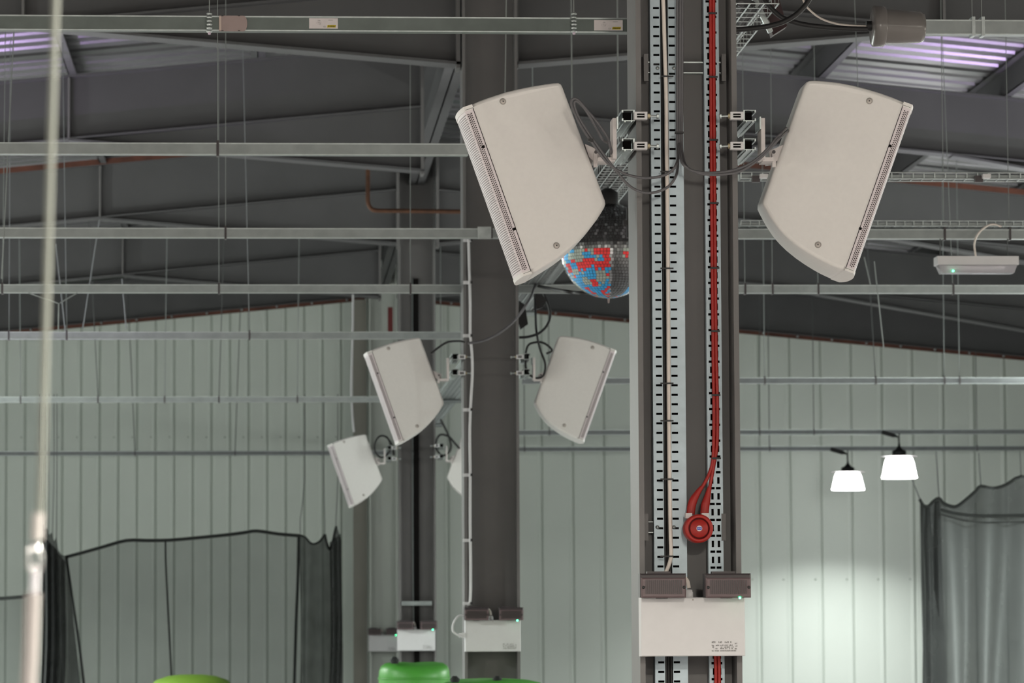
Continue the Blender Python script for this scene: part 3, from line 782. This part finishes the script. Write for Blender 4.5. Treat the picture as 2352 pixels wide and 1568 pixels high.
t3_, dt3, z3 = trunking(535, -900, 3200, 'third galvanised trunking from the top, passing the second column', None, ((518, 518, wirem), (1985, 1960), (2170, 2170), (2320, 2318)))
t4_, dt4, z4 = trunking(663, -900, 3200, 'fourth galvanised trunking from the top, behind the second column', None, ((5, 10), (503, 500), (943, 945), (1775, 1778), (1880, 1876), (2190, 2168), (1712, 1712)))
t5_, dt5, z5 = trunking(770, -700, 1110, 'bluish galvanised trunking crossing the top of the left wall panels', None, ((20, 20), (153, 140), (573, 556)))
t6_, dt6, z6 = trunking(917, -500, 960, 'galvanised trunking at the height of the mid-distance left loudspeaker', None, ((47, 40), (225, 195, dwire), (378, 385), (503, 520, dwire), (683, 690)))
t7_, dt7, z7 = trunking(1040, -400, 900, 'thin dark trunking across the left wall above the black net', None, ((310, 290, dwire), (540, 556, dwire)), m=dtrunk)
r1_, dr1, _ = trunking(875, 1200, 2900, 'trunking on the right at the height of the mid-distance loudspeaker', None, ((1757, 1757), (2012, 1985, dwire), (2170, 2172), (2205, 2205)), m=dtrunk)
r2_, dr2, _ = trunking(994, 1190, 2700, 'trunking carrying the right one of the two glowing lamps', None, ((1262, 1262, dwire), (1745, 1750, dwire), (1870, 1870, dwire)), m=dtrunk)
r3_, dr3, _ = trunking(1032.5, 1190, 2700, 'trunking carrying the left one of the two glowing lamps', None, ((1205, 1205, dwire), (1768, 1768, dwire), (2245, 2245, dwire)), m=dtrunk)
r0_, dr0, _ = trunking(54, 2122, 2900, 'short galvanised trunking at the top right beyond the grey socket', None, ((2236, 2236), (2258, 2258)))
# details of the topmost trunking
for px in (481, 1318):
    p = W(px, 54, dt1-.01); k = S(dt1); tb = MB(); n = 6
    for i in range(n):
        zz = p.z+22*k-i*8.2*k
        tb.lathe([(5*k, -2.6*k), (7.5*k, 0), (5*k, 2.6*k)], (p.x, p.y-.004, zz), (0, 0, 1), 10)
    tb.build('spiral_gripper', galv, t1)
    MB().lathe([(3*k, 0), (4*k, 5*k), (3*k, 9*k)], (p.x, p.y-.004, p.z-26*k), (0, 0, 1), 10).build('gripper_tip', mat('lilac_tip', (.5, .42, .5), .5), t1)
    MB().tube([(p.x, p.y, p.z+20*k), (p.x, p.y, roof_z(p.x)+.1)], 1.3*k, 6).build('suspension_wire', wirem, t1)
k = S(dt1)
a = W(503, 72, dt1); c = W(568, 36.5, dt1); zr = (a.z+c.z)/2; hh = (c.z-a.z)/2
poly = [(a.x, a.z), (c.x-.014, a.z)]+[(c.x-.014+.014*math.cos(g), zr+hh*math.sin(g)) for g in [-1.2, -.8, -.4, 0, .4, .8, 1.2]]+[(c.x-.014, c.z), (a.x, c.z)]
cv = MB().prism(poly, dt1*U-.006, dt1*U).build('cover_plate', brownp, t1); cv['label'] = 'pinkish brown cover plate with a rounded end'
MB().box(a.x, a.x+.008, dt1*U-.0075, dt1*U-.006, a.z+.003, c.z-.003).build('tape_strip', mat('tan_tape', (.48, .39, .34), .6), cv)
bq = MB()
for px in (511, 549):
    for py in (37, 71):
        q = W(px, py, dt1); bq.box(q.x-.004, q.x+.004, dt1*U-.008, dt1*U-.006, q.z-.001, q.z+.001)
bq.build('slot_mark', black, cv)
for (x0, y0, x1, y1) in ((710, 42.5, 776, 65.5), (1364.5, 46.5, 1430, 70)):
    st = MB(); st.prect(x0, y0, x1, y1, dt1, .0, .003); so = st.build('sticker', paper, t1); so['label'] = 'white sticker with a yellow stripe'
    yy = dt1*U-.0032; st = MB(); A = W(x0+41, y1-2, dt1); B = W(x0+62, y1-8, dt1)
    st.add([(A.x, yy, A.z), (B.x-.002, yy, A.z), (B.x, yy, B.z), (A.x+.002, yy, B.z)], [(0,1,2,3)]); st.build('yellow_stripe', yellow, so)
    st = MB(); glyph_rows(st, A.x+.004, B.x-.004, yy, (A.z+B.z)/2-.0025, .005, 1, int(x0))
    st.build('stripe_print', mat('dark_olive_ink', (.06, .05, .01), .7), so)
    st = MB(); C_ = W(x0+20, y0+6, dt1); D_ = W(x0+44, y0+5, dt1)
    glyph_rows(st, C_.x, C_.x+.009, yy, C_.z, .003, 1, 3); glyph_rows(st, D_.x, D_.x+.017, yy, D_.z, .003, 1, 5)
    for j in range(3): glyph_rows(st, C_.x-.004, C_.x+.012, yy, C_.z-.006-j*.0035, .0028, .5, 9+j)
    st.build('sticker_print', inkl, so)
    for ci, ch in enumerate('CE'):
        fc = bpy.data.curves.new('ce', 'FONT'); fc.body = ch; fc.size = .008; fo = bpy.data.objects.new('ce', fc); COL.objects.link(fo)
        dg = bpy.context.evaluated_depsgraph_get(); me = bpy.data.meshes.new_from_object(fo.evaluated_get(dg)); bpy.data.objects.remove(fo)
        pp = W(x0+32.5+ci*3.2, y1-2, dt1); rt = Matrix.Rotation(math.pi/2, 4, 'X'); me.transform(Matrix.Translation(Vector((pp.x, yy-.0004, pp.z))-ORG[t1.name]) @ rt)
        me.materials.clear(); me.materials.append(ink); oo = bpy.data.objects.new('printed_letter', me); COL.objects.link(oo); oo.parent = so
# joint fitting of the third trunking beside the second column
MB().prect(1097, 521, 1128, 549, dt3, .0, .012).build('joint_fitting', galv, t3_)
MB().prect(1129, 522, 1131, 548, dt3, .0, .013).build('joint_gap', spotb, t3_)

# basket trays over the right trunking
def basket(name, pa, pb, py, d, hpx, label):
    A = W(pa, py, d); B = W(pb, py, d); h = hpx*S(d)
    t = thing(name, ((A.x+B.x)/2, d*U, A.z-h/2), label, 'basket tray', 'wire basket trays on the right')
    for z in (A.z-h/2, A.z+h/2):
        for yy in (d*U, d*U+.1):
            MB().tube([(A.x, yy, z), (B.x, yy, z)], .0035, 6).build('long_wire', galv, t)
    n = int((B.x-A.x)/.05); c = MB()
    for i in range(n):
        x = A.x+.05*i; c.tube([(x, d*U, A.z+h/2), (x, d*U, A.z-h/2), (x, d*U+.1, A.z-h/2), (x, d*U+.1, A.z+h/2)], .003, 5, False)
    c.build('cross_wires', galv, t)['kind'] = 'stuff'
    fl = MB(); fl.box(A.x, B.x, d*U+.01, d*U+.09, A.z-h/2+.004, A.z-h/2+.018); fl.build('cable_bundle', tgalv, t)
    return t
bt = basket('basket_tray', 1702, 2900, 402, 5.5, 14, 'upper wire basket tray at the right of the nearest column')
for px in (1748, 2260):
    MB().prect(px-2, 399, px+16, 408, 5.48, .05).build('tray_clip', boxw, bt)
    MB().prect(px-20, 403, px-2, 418, 5.49, .03).build('clip_arm', spotb, bt)
basket('basket_tray', 1702, 2900, 512, dt3-.02, 12, 'lower wire basket tray resting on the third trunking')
# basket tray along the column row, running away from the camera
xA, xB, zB = 1.60, 1.80, TRUNK_Z+.032
t = thing('basket_tray', (1.76, 12, zB), 'long wire basket tray running away beside the column row', 'basket tray', 'wire basket trays on the right')
for x, z in ((xA, zB+.05), (xA, zB), (xA+.05, zB), (xA+.10, zB), (xA+.15, zB), (xB, zB), (xB, zB+.05)):
    MB().tube([(x, 13.3, z), (x, 45.5, z)], .0028, 6).build('long_wire', galv, t)
c = MB()
for i in range(320):
    y = 13.3+.1*i; c.tube([(xA, y, zB+.05), (xA, y, zB), (xB, y, zB), (xB, y, zB+.05)], .0024, 5, False)
c.build('cross_wires', galv, t)['kind'] = 'stuff'
for i, (x, r_) in enumerate(((1.64, .011), (1.68, .012), (1.72, .012), (1.76, .01))):
    MB().tube([(x, 13.4, zB+.015), (x+.005, 45, zB+.015)], r_, 6).build('laid_cable', [black, greyc][i % 2], t)
for d in (5.0, 6.2, 8.2, 9.6, 11.3, 12.6):
    MB().tube([(xA-.03, d*U, zB-.02), (xB+.03, d*U, zB-.02)], .018, 6).build('support_strut', tgalv, t)
    for x in (xA-.02, xB+.02): MB().tube([(x, d*U, zB-.02), (x, d*U, roof_z(x))], .004, 6).build('drop_rod', wirem, t)

# ================================================================== TOP RIGHT CABLES AND SOCKET
A = W(2003, 60, 4.22); k = S(4.22); ax = Vector((1, 0, -.02))
t = thing('cable_socket', A, 'grey plastic cone shaped socket where a black cable meets the trunking', 'socket')
MB().lathe([(20*k,-2*k),(44*k,0),(48*k,3*k),(48*k,27*k),(45*k,30*k)], A, ax, 28).build('flange_ring', greyp, t)
MB().lathe([(42*k,28*k),(41*k,34*k),(40*k,60*k),(37*k,112*k),(33*k,121*k),(24*k,124*k),(.001,124.5*k)], A, ax, 28).build('tapered_body', greyp, t)
MB().lathe([(12*k,-14*k),(12*k,0)], A, ax, 14).build('gland', black, t)
wire_thing('black_cable', [(1690,68),(1720,66),(1760,61),(1795,52),(1825,36),(1848,14),(1862,-8),(1875,-40)], 4.15, 6.2, black, 'thick black cable curving up from behind the nearest column at top right', 'cable', None, 10)
wire_thing('black_cable', [(1742,-20),(1765,12),(1790,36),(1815,48),(1850,57),(1900,63),(1950,66),(1992,67)], 4.2, 6.2, black, 'thick black cable running level into the grey socket', 'cable', None, 10)
wire_thing('cream_cable', [(1840,-20),(1848,8),(1862,25),(1885,42),(1915,53),(1950,58),(1995,60)], 4.22, 2.4, whitec, 'thin cream cable draped above the black cable at top right', 'cable')
bq = MB(); poly = [(1735,-30),(1782,-30),(1802,40),(1808,60),(1775,81),(1768,50)]
bq.prism([(W(a, c, 4.3).x, W(a, c, 4.3).z) for a, c in poly], 4.3*U, 4.3*U+.07); tag(bq.build('junction_plate', maroon), 'dark maroon angled plate among the cables at top right', 'plate')
bq = MB(); bq.beam(W(1724,-20,4.28), W(1770,74,4.28), .015, 12*S(4.28)); tag(bq.build('steel_bar', galv), 'pale slanting steel bar beside the dark plate at top right', 'bar')

# ---- hanging gear right of the second column
wire_thing('black_cable', [(1192,775),(1215,773),(1240,764),(1258,745),(1264,722),(1258,695),(1246,668),(1236,645)], 7.7, 3.2, black, 'black cable bending round beside the second column below the big loudspeaker', 'cable')
wire_thing('black_cable', [(1228,655,7.68),(1262,662,7.3),(1295,668),(1330,672),(1380,671),(1430,664)], 6.6, 4, black, 'black cable running level under the mirror ball', 'cable')
wire_thing('black_cable', [(1196,661),(1215,664),(1235,668),(1262,671)], 7.72, 3.5, black, 'short black cable just right of the second column', 'cable')
bq = MB(); poly = [(1192,690),(1206,700),(1213,744),(1196,756),(1190,740)]
bq.prism([(W(a, c, 7.6).x, W(a, c, 7.6).z) for a, c in poly], 7.6*U, 7.6*U+.06); tag(bq.build('black_plug', black), 'black plug hanging just right of the second column', 'plug')
bq = MB(); poly = [(1230,655),(1256,690),(1246,706),(1226,712)]
bq.prism([(W(a, c, 7.65).x, W(a, c, 7.65).z) for a, c in poly], 7.65*U, 7.65*U+.05); tag(bq.build('cable_hood', black), 'black hood on the basket tray right of the second column', 'hood')
bq = MB(); bq.prect(1372, 385, 1412, 424, 6.0, .12); tag(bq.build('black_box', black), 'small black box above the mirror ball', 'box')

# ================================================================== MIRROR BALL
c = W(1397, 576, 5.9); R = 112*S(5.9)
t = thing('mirror_ball', c-Vector((0, 0, R)), 'mirror ball with painted red and blue reflections half hidden behind the near column', 'mirror ball')
core = MB()
prof = [(max(.0005, R*.975*math.sin(math.pi*i/20)), -R*.975*math.cos(math.pi*i/20)) for i in range(21)]
core.lathe(prof, c, (0, 0, 1), 32).build('core', spotb, t)
mir = mat('mirror_tile', (.42, .43, .44), .16, .95, .1, 40); tr = mat('red_reflection_tile', (.78, .045, .05), .35, .3, .1, 40)
tbl = mat('blue_reflection_tile', (.045, .36, .72), .35, .3, .1, 40); tg = mat('sage_reflection_tile', (.34, .40, .36), .35, .3, .1, 40)
md = mat('dark_reflection_tile', (.13, .135, .14), .2, .8, .2, 30); bm = MB()
rnd = random.Random(3); nr = 46
for i in range(1, nr):
    th = math.pi*i/nr; z = math.cos(th); rr = math.sin(th); m = max(6, int(2*nr*rr))
    for j in range(m):
        ph = 2*math.pi*j/m; nv = Vector((rr*math.cos(ph), rr*math.sin(ph), z))
        jit = (nv+Vector((rnd.uniform(-1,1), rnd.uniform(-1,1), rnd.uniform(-1,1)))*.035).normalized()
        a = Vector((-math.sin(ph), math.cos(ph), 0)); a = (a-jit*a.dot(jit)).normalized(); q = jit.cross(a)
        hs = R*math.pi/nr*.44; cc = c+nv*R*.985
        # reflections put into the tile colours, blocky patches on the lower left gore
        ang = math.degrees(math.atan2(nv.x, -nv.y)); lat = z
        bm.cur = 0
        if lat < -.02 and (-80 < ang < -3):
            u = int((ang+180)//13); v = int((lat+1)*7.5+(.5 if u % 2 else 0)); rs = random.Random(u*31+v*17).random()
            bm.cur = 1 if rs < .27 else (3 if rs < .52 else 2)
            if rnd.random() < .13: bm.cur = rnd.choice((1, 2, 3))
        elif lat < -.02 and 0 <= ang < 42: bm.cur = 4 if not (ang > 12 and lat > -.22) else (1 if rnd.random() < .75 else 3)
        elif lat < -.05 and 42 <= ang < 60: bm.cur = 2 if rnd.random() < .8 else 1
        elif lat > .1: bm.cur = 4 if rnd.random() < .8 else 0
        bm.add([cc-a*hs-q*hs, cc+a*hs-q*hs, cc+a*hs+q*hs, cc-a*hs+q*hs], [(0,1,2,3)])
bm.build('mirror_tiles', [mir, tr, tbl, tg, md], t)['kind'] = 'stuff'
MB().lathe([(.004, -.01), (.006, .0), (.003, .02)], c-Vector((0, 0, R)), (0, 0, -1), 8).build('pin', brownp, t)
MB().lathe([(.05, -.01), (.05, .05), (.02, .07)], c+Vector((0, 0, R)), (0, 0, 1), 16).build('motor', black, t)
bq = MB(); bq.prect(1441, 478, 1456, 545, 5.75, .05); bq.prect(1432, 505, 1441, 516, 5.75, .04); bq.prect(1443, 440, 1450, 478, 5.76, .03); bq.build('side_clamp', black, t)

# ================================================================== HANGING EMERGENCY LUMINAIRE (right)
d = dt3-.02; a = W(2155, 607, d); c = W(2340, 588, d); t = thing('hanging_luminaire', ((a.x+c.x)/2, d*U, W(2200,625,d).z), 'white linear luminaire with a clear diffuser hung from the third trunking', 'light fitting')
MB().box(a.x-.004, c.x, d*U, d*U+.12, a.z, c.z).build('housing', boxw, t)
e_ = W(2165, 626, d); f_ = W(2330, 606, d)
P0 = [(a.x+.004, a.z), (c.x-.006, a.z), (f_.x, e_.z), (e_.x, e_.z)]
MB().prism(P0, d*U+.008, d*U+.11).build('diffuser', clear, t)
MB().box(e_.x+.03, f_.x-.05, d*U+.03, d*U+.09, a.z-.022, a.z-.006).build('reflector', mat('foil_reflector', (.8, .8, .85), .15, .9, .3, 14), t)
q = W(2189, 622, d); MB().lathe([(.004, 0), (.004, .004)], (q.x, d*U-.001, q.z), (0, -1, 0), 10).build('led', ledg, t)
for px in (2163, 2318):
    MB().tube([W(px, 546, d)+Vector((0, .05, 0)), W(px, 588, d)+Vector((0, .05, 0))], .003, 6).build('chain', dwire, t)
ptube([(2300,520),(2280,515),(2262,522),(2246,538),(2238,560),(2241,588)], d, 2.4).build('flex', whitec, t)

# ================================================================== HIGH BAY LAMPS in view
def lamp(px, ptop, pbot, hw, d, prail, label):
    k = S(d); cx = W(px, pbot, d).x; zb = W(px, pbot, d).z; zt = W(px, ptop, d).z; y = d*U
    t = thing('high_bay_lamp', (cx, y, zb), label, 'lamp', 'glowing high bay lamps by the back wall')
    H = zt-zb; R = hw*k; c0 = Vector((cx, y, zb))
    MB().lathe([(R*.99,0),(R*1.01,H*.06),(R*.97,H*.14),(R*.93,H*.3),(R*.83,H*.7),(R*.74,H*.9),(R*.6,H*.99),(.001,H)], c0, (0,0,1), 28).build('glowing_shade', lampw, t)
    MB().lathe([(R*1.05,H*.98),(R*.3,H*1.06),(.01,H*1.08)], c0, (0,0,1), 28).build('brim', spotb, t)
    hs = MB(); hs.lathe([(R*.38,H*1.06),(R*.40,H*1.1),(R*.40,H*1.22),(R*.2,H*1.3),(R*.08,H*1.45),(R*.05,H*1.6)], c0, (0,0,1), 16); hs.build('driver', black, t)
    zr = W(px, prail, d).z
    MB().tube([c0+Vector((0,0,H*1.5)), Vector((cx, y, zr))], .008, 6).build('hook', dwire, t)
    MB().tube(spline([c0+Vector((0,0,H*1.35)), Vector((cx-1*k, y, zr-14*k)), Vector((cx-3*k, y, zr-8*k)), Vector((cx-16*k, y, zr-4*k)), Vector((cx-40*k, y, zr+3*k))], 4), [1.6*k]*9+[3*k]*2+[4.8*k]*6, 8).build('plug_lead', black, t)
lamp(1948, 1083, 1125, 38, dr3, 1034, 'left glowing white high bay lamp in front of the back wall')
lamp(2066, 1047, 1098, 41, dr2, 995, 'right glowing white high bay lamp in front of the back wall')

# ================================================================== NETS
def sheet(name, fn, nu, nv, m, parent): # fn(u,v) -> point
    rows = [[fn(i/nu, j/nv) for i in range(nu+1)] for j in range(nv+1)]
    return MB().grid(rows).build(name, m, parent)
dn = 12.4
top = [(150,1279),(185,1270),(235,1256),(290,1241),(340,1241),(390,1240),(450,1235),(520,1228),(560,1223),(590,1219),(640,1226),(690,1230)]
t = thing('safety_net', W(420, 1700, dn), 'sheer black safety net panel with a webbing top edge below the left trunking', 'net', 'black safety nets')
def topy(px):
    for (a, b_), (c_, e_) in zip(top[:-1], top[1:]):
        if a <= px <= c_: return b_+(e_-b_)*(px-a)/(c_-a)
    return top[-1][1]
def nf(u, v):
    px = 152+u*536; ty = topy(px); q0 = W(px, ty, dn); z = q0.z*(1-v)+.05*v
    return Vector((q0.x+.02*math.sin(v*4), dn*U+.03*math.sin(u*9+v*3), z))
sheet('mesh_panel', nf, 40, 12, net, t)
ptube(top, dn-.01, 3.8, 6, 3).build('webbing_edge', ropeb, t)
ptube([(152,1280),(158,1320),(168,1390),(180,1470),(192,1568),(205,1700)], dn-.01, 3.2).build('webbing_edge', ropeb, t)
ptube([(380,1242),(381,1300),(386,1400),(391,1500),(394,1568),(396,1700)], dn-.01, 2.2).build('webbing_seam', ropeb, t)
ptube([(686,1230),(684,1330),(680,1430),(676,1568),(673,1700)], dn-.01, 3.4).build('webbing_edge', ropeb, t)
def bunch(name, xs, tops, d, m, label, folds, amp, zb=.05, drift=0):
    """gathered net hanging from several points"""
    t = thing(name, W((xs[0]+xs[-1])/2, 1700, d), label, 'net', 'black safety nets')
    def ty(px):
        for i in range(len(xs)-1):
            if xs[i] <= px <= xs[i+1]:
                f = (px-xs[i])/(xs[i+1]-xs[i]); s = math.sin(f*math.pi)*.0
                return tops[i]+(tops[i+1]-tops[i])*f
        return tops[-1]
    def fn(u, v):
        px = xs[0]+u*(xs[-1]-xs[0]); q = W(px, ty(px), d); z = q.z*(1-v)+zb*v
        return Vector((q.x+drift*v*S(d)*(u)+amp*.4*math.sin(v*5+u*folds*2)*v, d*U+amp*math.sin(u*folds*math.pi+v*1.3)*(.35+v*.65), z))
    sheet('net_cloth', fn, max(24, int(folds*8)), 14, m, t)
    return t
bl_ = bunch('gathered_net', [97,101,108,113,119,124,130,134,140,148,156], [1196,1215,1212,1228,1222,1242,1230,1262,1272,1276,1276], dn-.06, netd, 'dense black net gathered behind the pale foreground cord', 9, .10, drift=45)
def fold_sheet(t, x0, x1, tops, folds, amp, m, d):
    def fn(u, v):
        px = x0+u*(x1-x0); q = W(px, tops[0]+(tops[1]-tops[0])*u, d); z = q.z*(1-v)+.05*v
        return Vector((q.x+amp*.5*math.sin(v*6)*v, d*U+amp*math.sin(u*folds*math.pi), z))
    sheet('net_fold', fn, 40, 12, m, t)
fold_sheet(bl_, 98, 150, (1225, 1290), 7, .08, netd, dn-.12); fold_sheet(bl_, 97, 132, (1230, 1262), 5, .06, netd, dn-.18)
for a, c_ in ((98, 92), (104, 103), (111, 112), (121, 124), (130, 131)):
    ptube([(a, 1235), (a, 1205), (c_, 1090), (c_, 905)], dn-.06, 1.0, 5, 2).build('suspension_cord', dwire, bl_)
br_ = bunch('gathered_net', [688,700,712,722,733,742,746,752,760,768,772,776,784], [1229,1232,1244,1248,1243,1232,1226,1250,1258,1235,1210,1215,1240], dn-.05, netd, 'black net gathered at the right end of the sheer panel', 6, .09)
ptube([(688,1229),(700,1233),(712,1246),(722,1249),(734,1243),(742,1233),(746,1226)], dn-.1, 2.6, 6, 3).build('webbing_edge', ropeb, br_)
ptube([(746,1226),(750,1245),(757,1262),(764,1245),(769,1222),(773,1208)], dn-.1, 3.0, 6, 3).build('webbing_edge', ropeb, br_)
fold_sheet(br_, 757, 783, (1245, 1225), 5, .07, netd, dn-.14)
for a, c_ in ((772, 776), (746, 744), (690, 700)):
    ptube([(a, 1225), (a, 1190), (c_, 1100), (c_, 905)], dn-.06, 1.0, 5, 2).build('suspension_cord', dwire, br_)
# far left rope
t = thing('safety_net', W(20, 1700, 12.7), 'sheer black net edge at the far left behind the pale cord', 'net', 'black safety nets')
ptube([(-80,1377),(0,1374),(30,1372),(60,1369),(94,1362)], 12.7, 4, 6, 3).build('webbing_edge', ropeb, t)
def nf2(u, v):
    px = -80+174*u; q0 = W(px, 1376-10*u, 12.7); return Vector((q0.x, 12.7*U+.03*math.sin(u*7), q0.z*(1-v)+.05*v))
sheet('mesh_panel', nf2, 14, 8, net, t)
# right curtain
dq = 11.2
xs = [2112,2121,2132,2145,2157,2166,2178,2192,2203,2220,2240,2253,2280,2310,2345,2352,2400,2480,2560]
ts = [1146,1160,1162,1150,1144,1154,1160,1163,1159,1146,1128,1116,1121,1113,1094,1092,1104,1096,1110]
t = thing('net_curtain', W(2235, 1700, dq), 'tall black net curtain with folds at the right edge', 'net', 'black safety nets')
def rc(px):
    for i in range(len(xs)-1):
        if xs[i] <= px <= xs[i+1]: return ts[i]+(ts[i+1]-ts[i])*(px-xs[i])/(xs[i+1]-xs[i])
    return ts[-1]
def cf(ph, am):
    def fn(u, v):
        px = 2113+u*440; q0 = W(px, rc(px), dq); z = q0.z*(1-v)+.05*v
        return Vector((q0.x+.06*v*math.sin(u*13+ph)+.05*v, dq*U+am*math.sin(u*31+ph+v*(1.5+2*u))*(.2+v)+.05*math.sin(u*9+v*7), z))
    return fn
sheet('net_cloth', cf(0, .24), 150, 24, netc, t)
def cf2(u, v):
    px = 2117+u*48; q0 = W(px, rc(px)+4, dq); z = q0.z*(1-v)+.05*v
    return Vector((q0.x+.05*v, dq*U+.06+.05*math.sin(u*14+v*2), z))
sheet('net_fold', cf2, 30, 14, netd, t)
ptube([(a, c_) for a, c_ in zip(xs[:14], ts[:14])]+[(2345,1094),(2400,1104)], dq-.01, 3.6, 6, 3).build('webbing_edge', ropeb, t)
ptube([(2118,1160),(2120,1260),(2124,1370),(2122,1568),(2122,1700)], dq-.01, 3.4, 6).build('webbing_edge', ropeb, t)
ptube([(2160,1170),(2200,1180),(2250,1184),(2300,1184),(2352,1183),(2450,1182)], dq-.04, 3.6, 6, 3).build('webbing_band', ropeb, t)
ptube([(2160,1180),(2200,1192),(2250,1199),(2300,1199),(2352,1198),(2450,1197)], dq-.04, 1.5, 6, 3).build('webbing_band', ropeb, t)
for a, y_, c_, e_ in ((2113, 1146, 2095, 1100), (2253, 1116, 2248, 1040), (2345, 1094, 2343, 1036), (2157, 1144, 2150, 1036)):
    ptube([(a, y_), (c_, e_)], dq, 1.4, 5).build('suspension_cord', dwire, t)

# ================================================================== GREEN INFLATABLE TOPS
def inflatable(px0, px1, ptop, d, m, label, lump, seed):
    a = W(px0, ptop, d); c_ = W(px1, ptop, d); cx = (a.x+c_.x)/2; R = (c_.x-a.x)/2; zt = a.z; y = d*U+R
    t = thing('inflatable_tower', (cx, y, 0), label, 'inflatable', 'green inflatable tops at the bottom edge')
    rows = []; n = 32; rn = random.Random(seed); ph = rn.uniform(0, 6)
    for h, f in ((0, .98), (zt*.5, 1.0), (zt-R*.42, 1.0), (zt-R*.25, .985), (zt-R*.12, .93), (zt-R*.04, .82), (zt, .62), (zt+R*.02, .3), (zt+R*.02, .001)):
        rows.append([Vector((cx+R*f*math.cos(2*math.pi*j/n), y+R*f*math.sin(2*math.pi*j/n), h+(lump*R*math.sin(2*math.pi*j/n*2+ph)*f if h > zt*.8 else 0))) for j in range(n+1)])
    MB().grid(rows).build('skin', m, t)
    seam = MB().tube([Vector((cx+R*1.0*math.cos(2*math.pi*j/n), y+R*math.sin(2*math.pi*j/n), zt-R*.42)) for j in range(n+1)], .008, 6); seam.build('seam', m, t)
    return t, cx, y, R, zt
i1, *_ = inflatable(872, 1037, 1524, 9.4, green, 'bright green inflatable top in front of the third column', .07, 1)
MB().lathe([(.03, 0), (.035, .03), (.015, .055)], W(907, 1524, 9.4)+Vector((0, .05, 0)), (0, 0, 1), 10).build('black_strap', ropeb, i1)
i2, *_ = inflatable(1000, 1275, 1563, 7.1, green, 'wide green inflatable top in front of the second column', .03, 5)
for px in (1047, 1145): MB().lathe([(.025, -.01), (.03, .012), (.012, .03)], W(px, 1564, 7.1)+Vector((0, .12, 0)), (0, 0, 1), 10).build('black_strap', ropeb, i2)
# dome at the left
c = W(438, 1549, 10.5); R = 110*S(10.5); t = thing('inflatable_dome', (c.x, c.y+R, 0), 'olive green inflatable dome under the sheer net', 'inflatable', 'green inflatable tops at the bottom edge')
MB().lathe([(R, 0), (R, c.z-R*.55), (R*.93, c.z-R*.3), (R*.75, c.z-R*.12), (R*.5, c.z-R*.035), (R*.25, c.z-R*.005), (.001, c.z)], (c.x, c.y+R, 0), (0, 0, 1), 36).build('skin', ygreen, t)

# ================================================================== FOREGROUND CORD (close to the camera)
df = 1.03
t = thing('foreground_rope', W(70, 1700, df), 'blurred pale cord hanging close to the camera at the left edge', 'cord')
ptube([(134,-120),(128,0),(115,400),(105,760),(98,1000),(92,1180)], df, 8.5, 10, 4).build('cord', rope, t)
ptube([(88,1178),(86,1215),(84,1240)], df, 13, 12, 3).build('ferrule', mat('pale_ferrule', (.3, .285, .275), .5), t)
sh = MB(); k = S(df)
ring = [W(80+14*math.cos(g), 1283+30*math.sin(g), df) for g in [2*math.pi*i/20 for i in range(21)]]
sh.tube(ring, 5*k, 8); sh.tube([W(64, 1300, df), W(97, 1300, df)], 5*k, 8); sh.build('shackle', mat('bright_steel', (.75, .76, .76), .15, .9), t)
ptube([(82,1310),(80,1340),(78,1365)], df, 9, 10, 3).build('thimble', clear, t)
ptube([(76,1362),(73,1420),(70,1500),(66,1568),(62,1680)], df, 17, 14, 4).build('sleeve', cream, t)

# ================================================================== ODDMENTS IN THE BACKGROUND
wire_thing('copper_pipe', [(845,384),(845,430),(845,462),(850,476),(862,483),(900,484),(960,484.5),(1075,486)], 10.3, 5, copper, 'rust brown pipe with an elbow left of the second column', 'pipe', None, 10, 6)
q = MB().prect(891, 705, 902, 775, 14.2, .05); tag(q.build('red_pipe', mat('dull_red_pipe', (.13, .015, .014), .6)), 'short red upright pipe by the farthest column', 'pipe')
q = MB().prect(813, 688, 842, 2000, 14.42, .06); tag(q.build('wall_post', postm), 'brown grey upright boxing left of the farthest column', 'post')
wire_thing('pale_cable', [(811,676),(810,760),(808,850),(807,900),(810,960),(813,992)], 12.76, 2.6, boxw, 'pale cable hanging above the smallest loudspeaker', 'cable')
for pts, d, own in (([(2008, 600), (2030, 800)], dt4, t4_), ([(1985, 590), (2000, 655)], dt4, t4_), ([(65, 672), (133, 696)], dt4, t4_), ([(178, 672), (137, 696)], dt4, t4_),
                    ([(135, 696), (134, 760)], dt4, t4_), ([(1163, -10), (1160, 215)], dt2, t2_), ([(228, 505), (190, 755)], dt5, t5_), ([(128, 560), (150, 760)], dt5, t5_),
                    ([(32, 70), (4, 640)], dt3, t3_), ([(280, 640), (290, 755)], dt5, t5_)):
    ptube(pts, d, 1.4, 6).build('stay_wire', wirem, own)
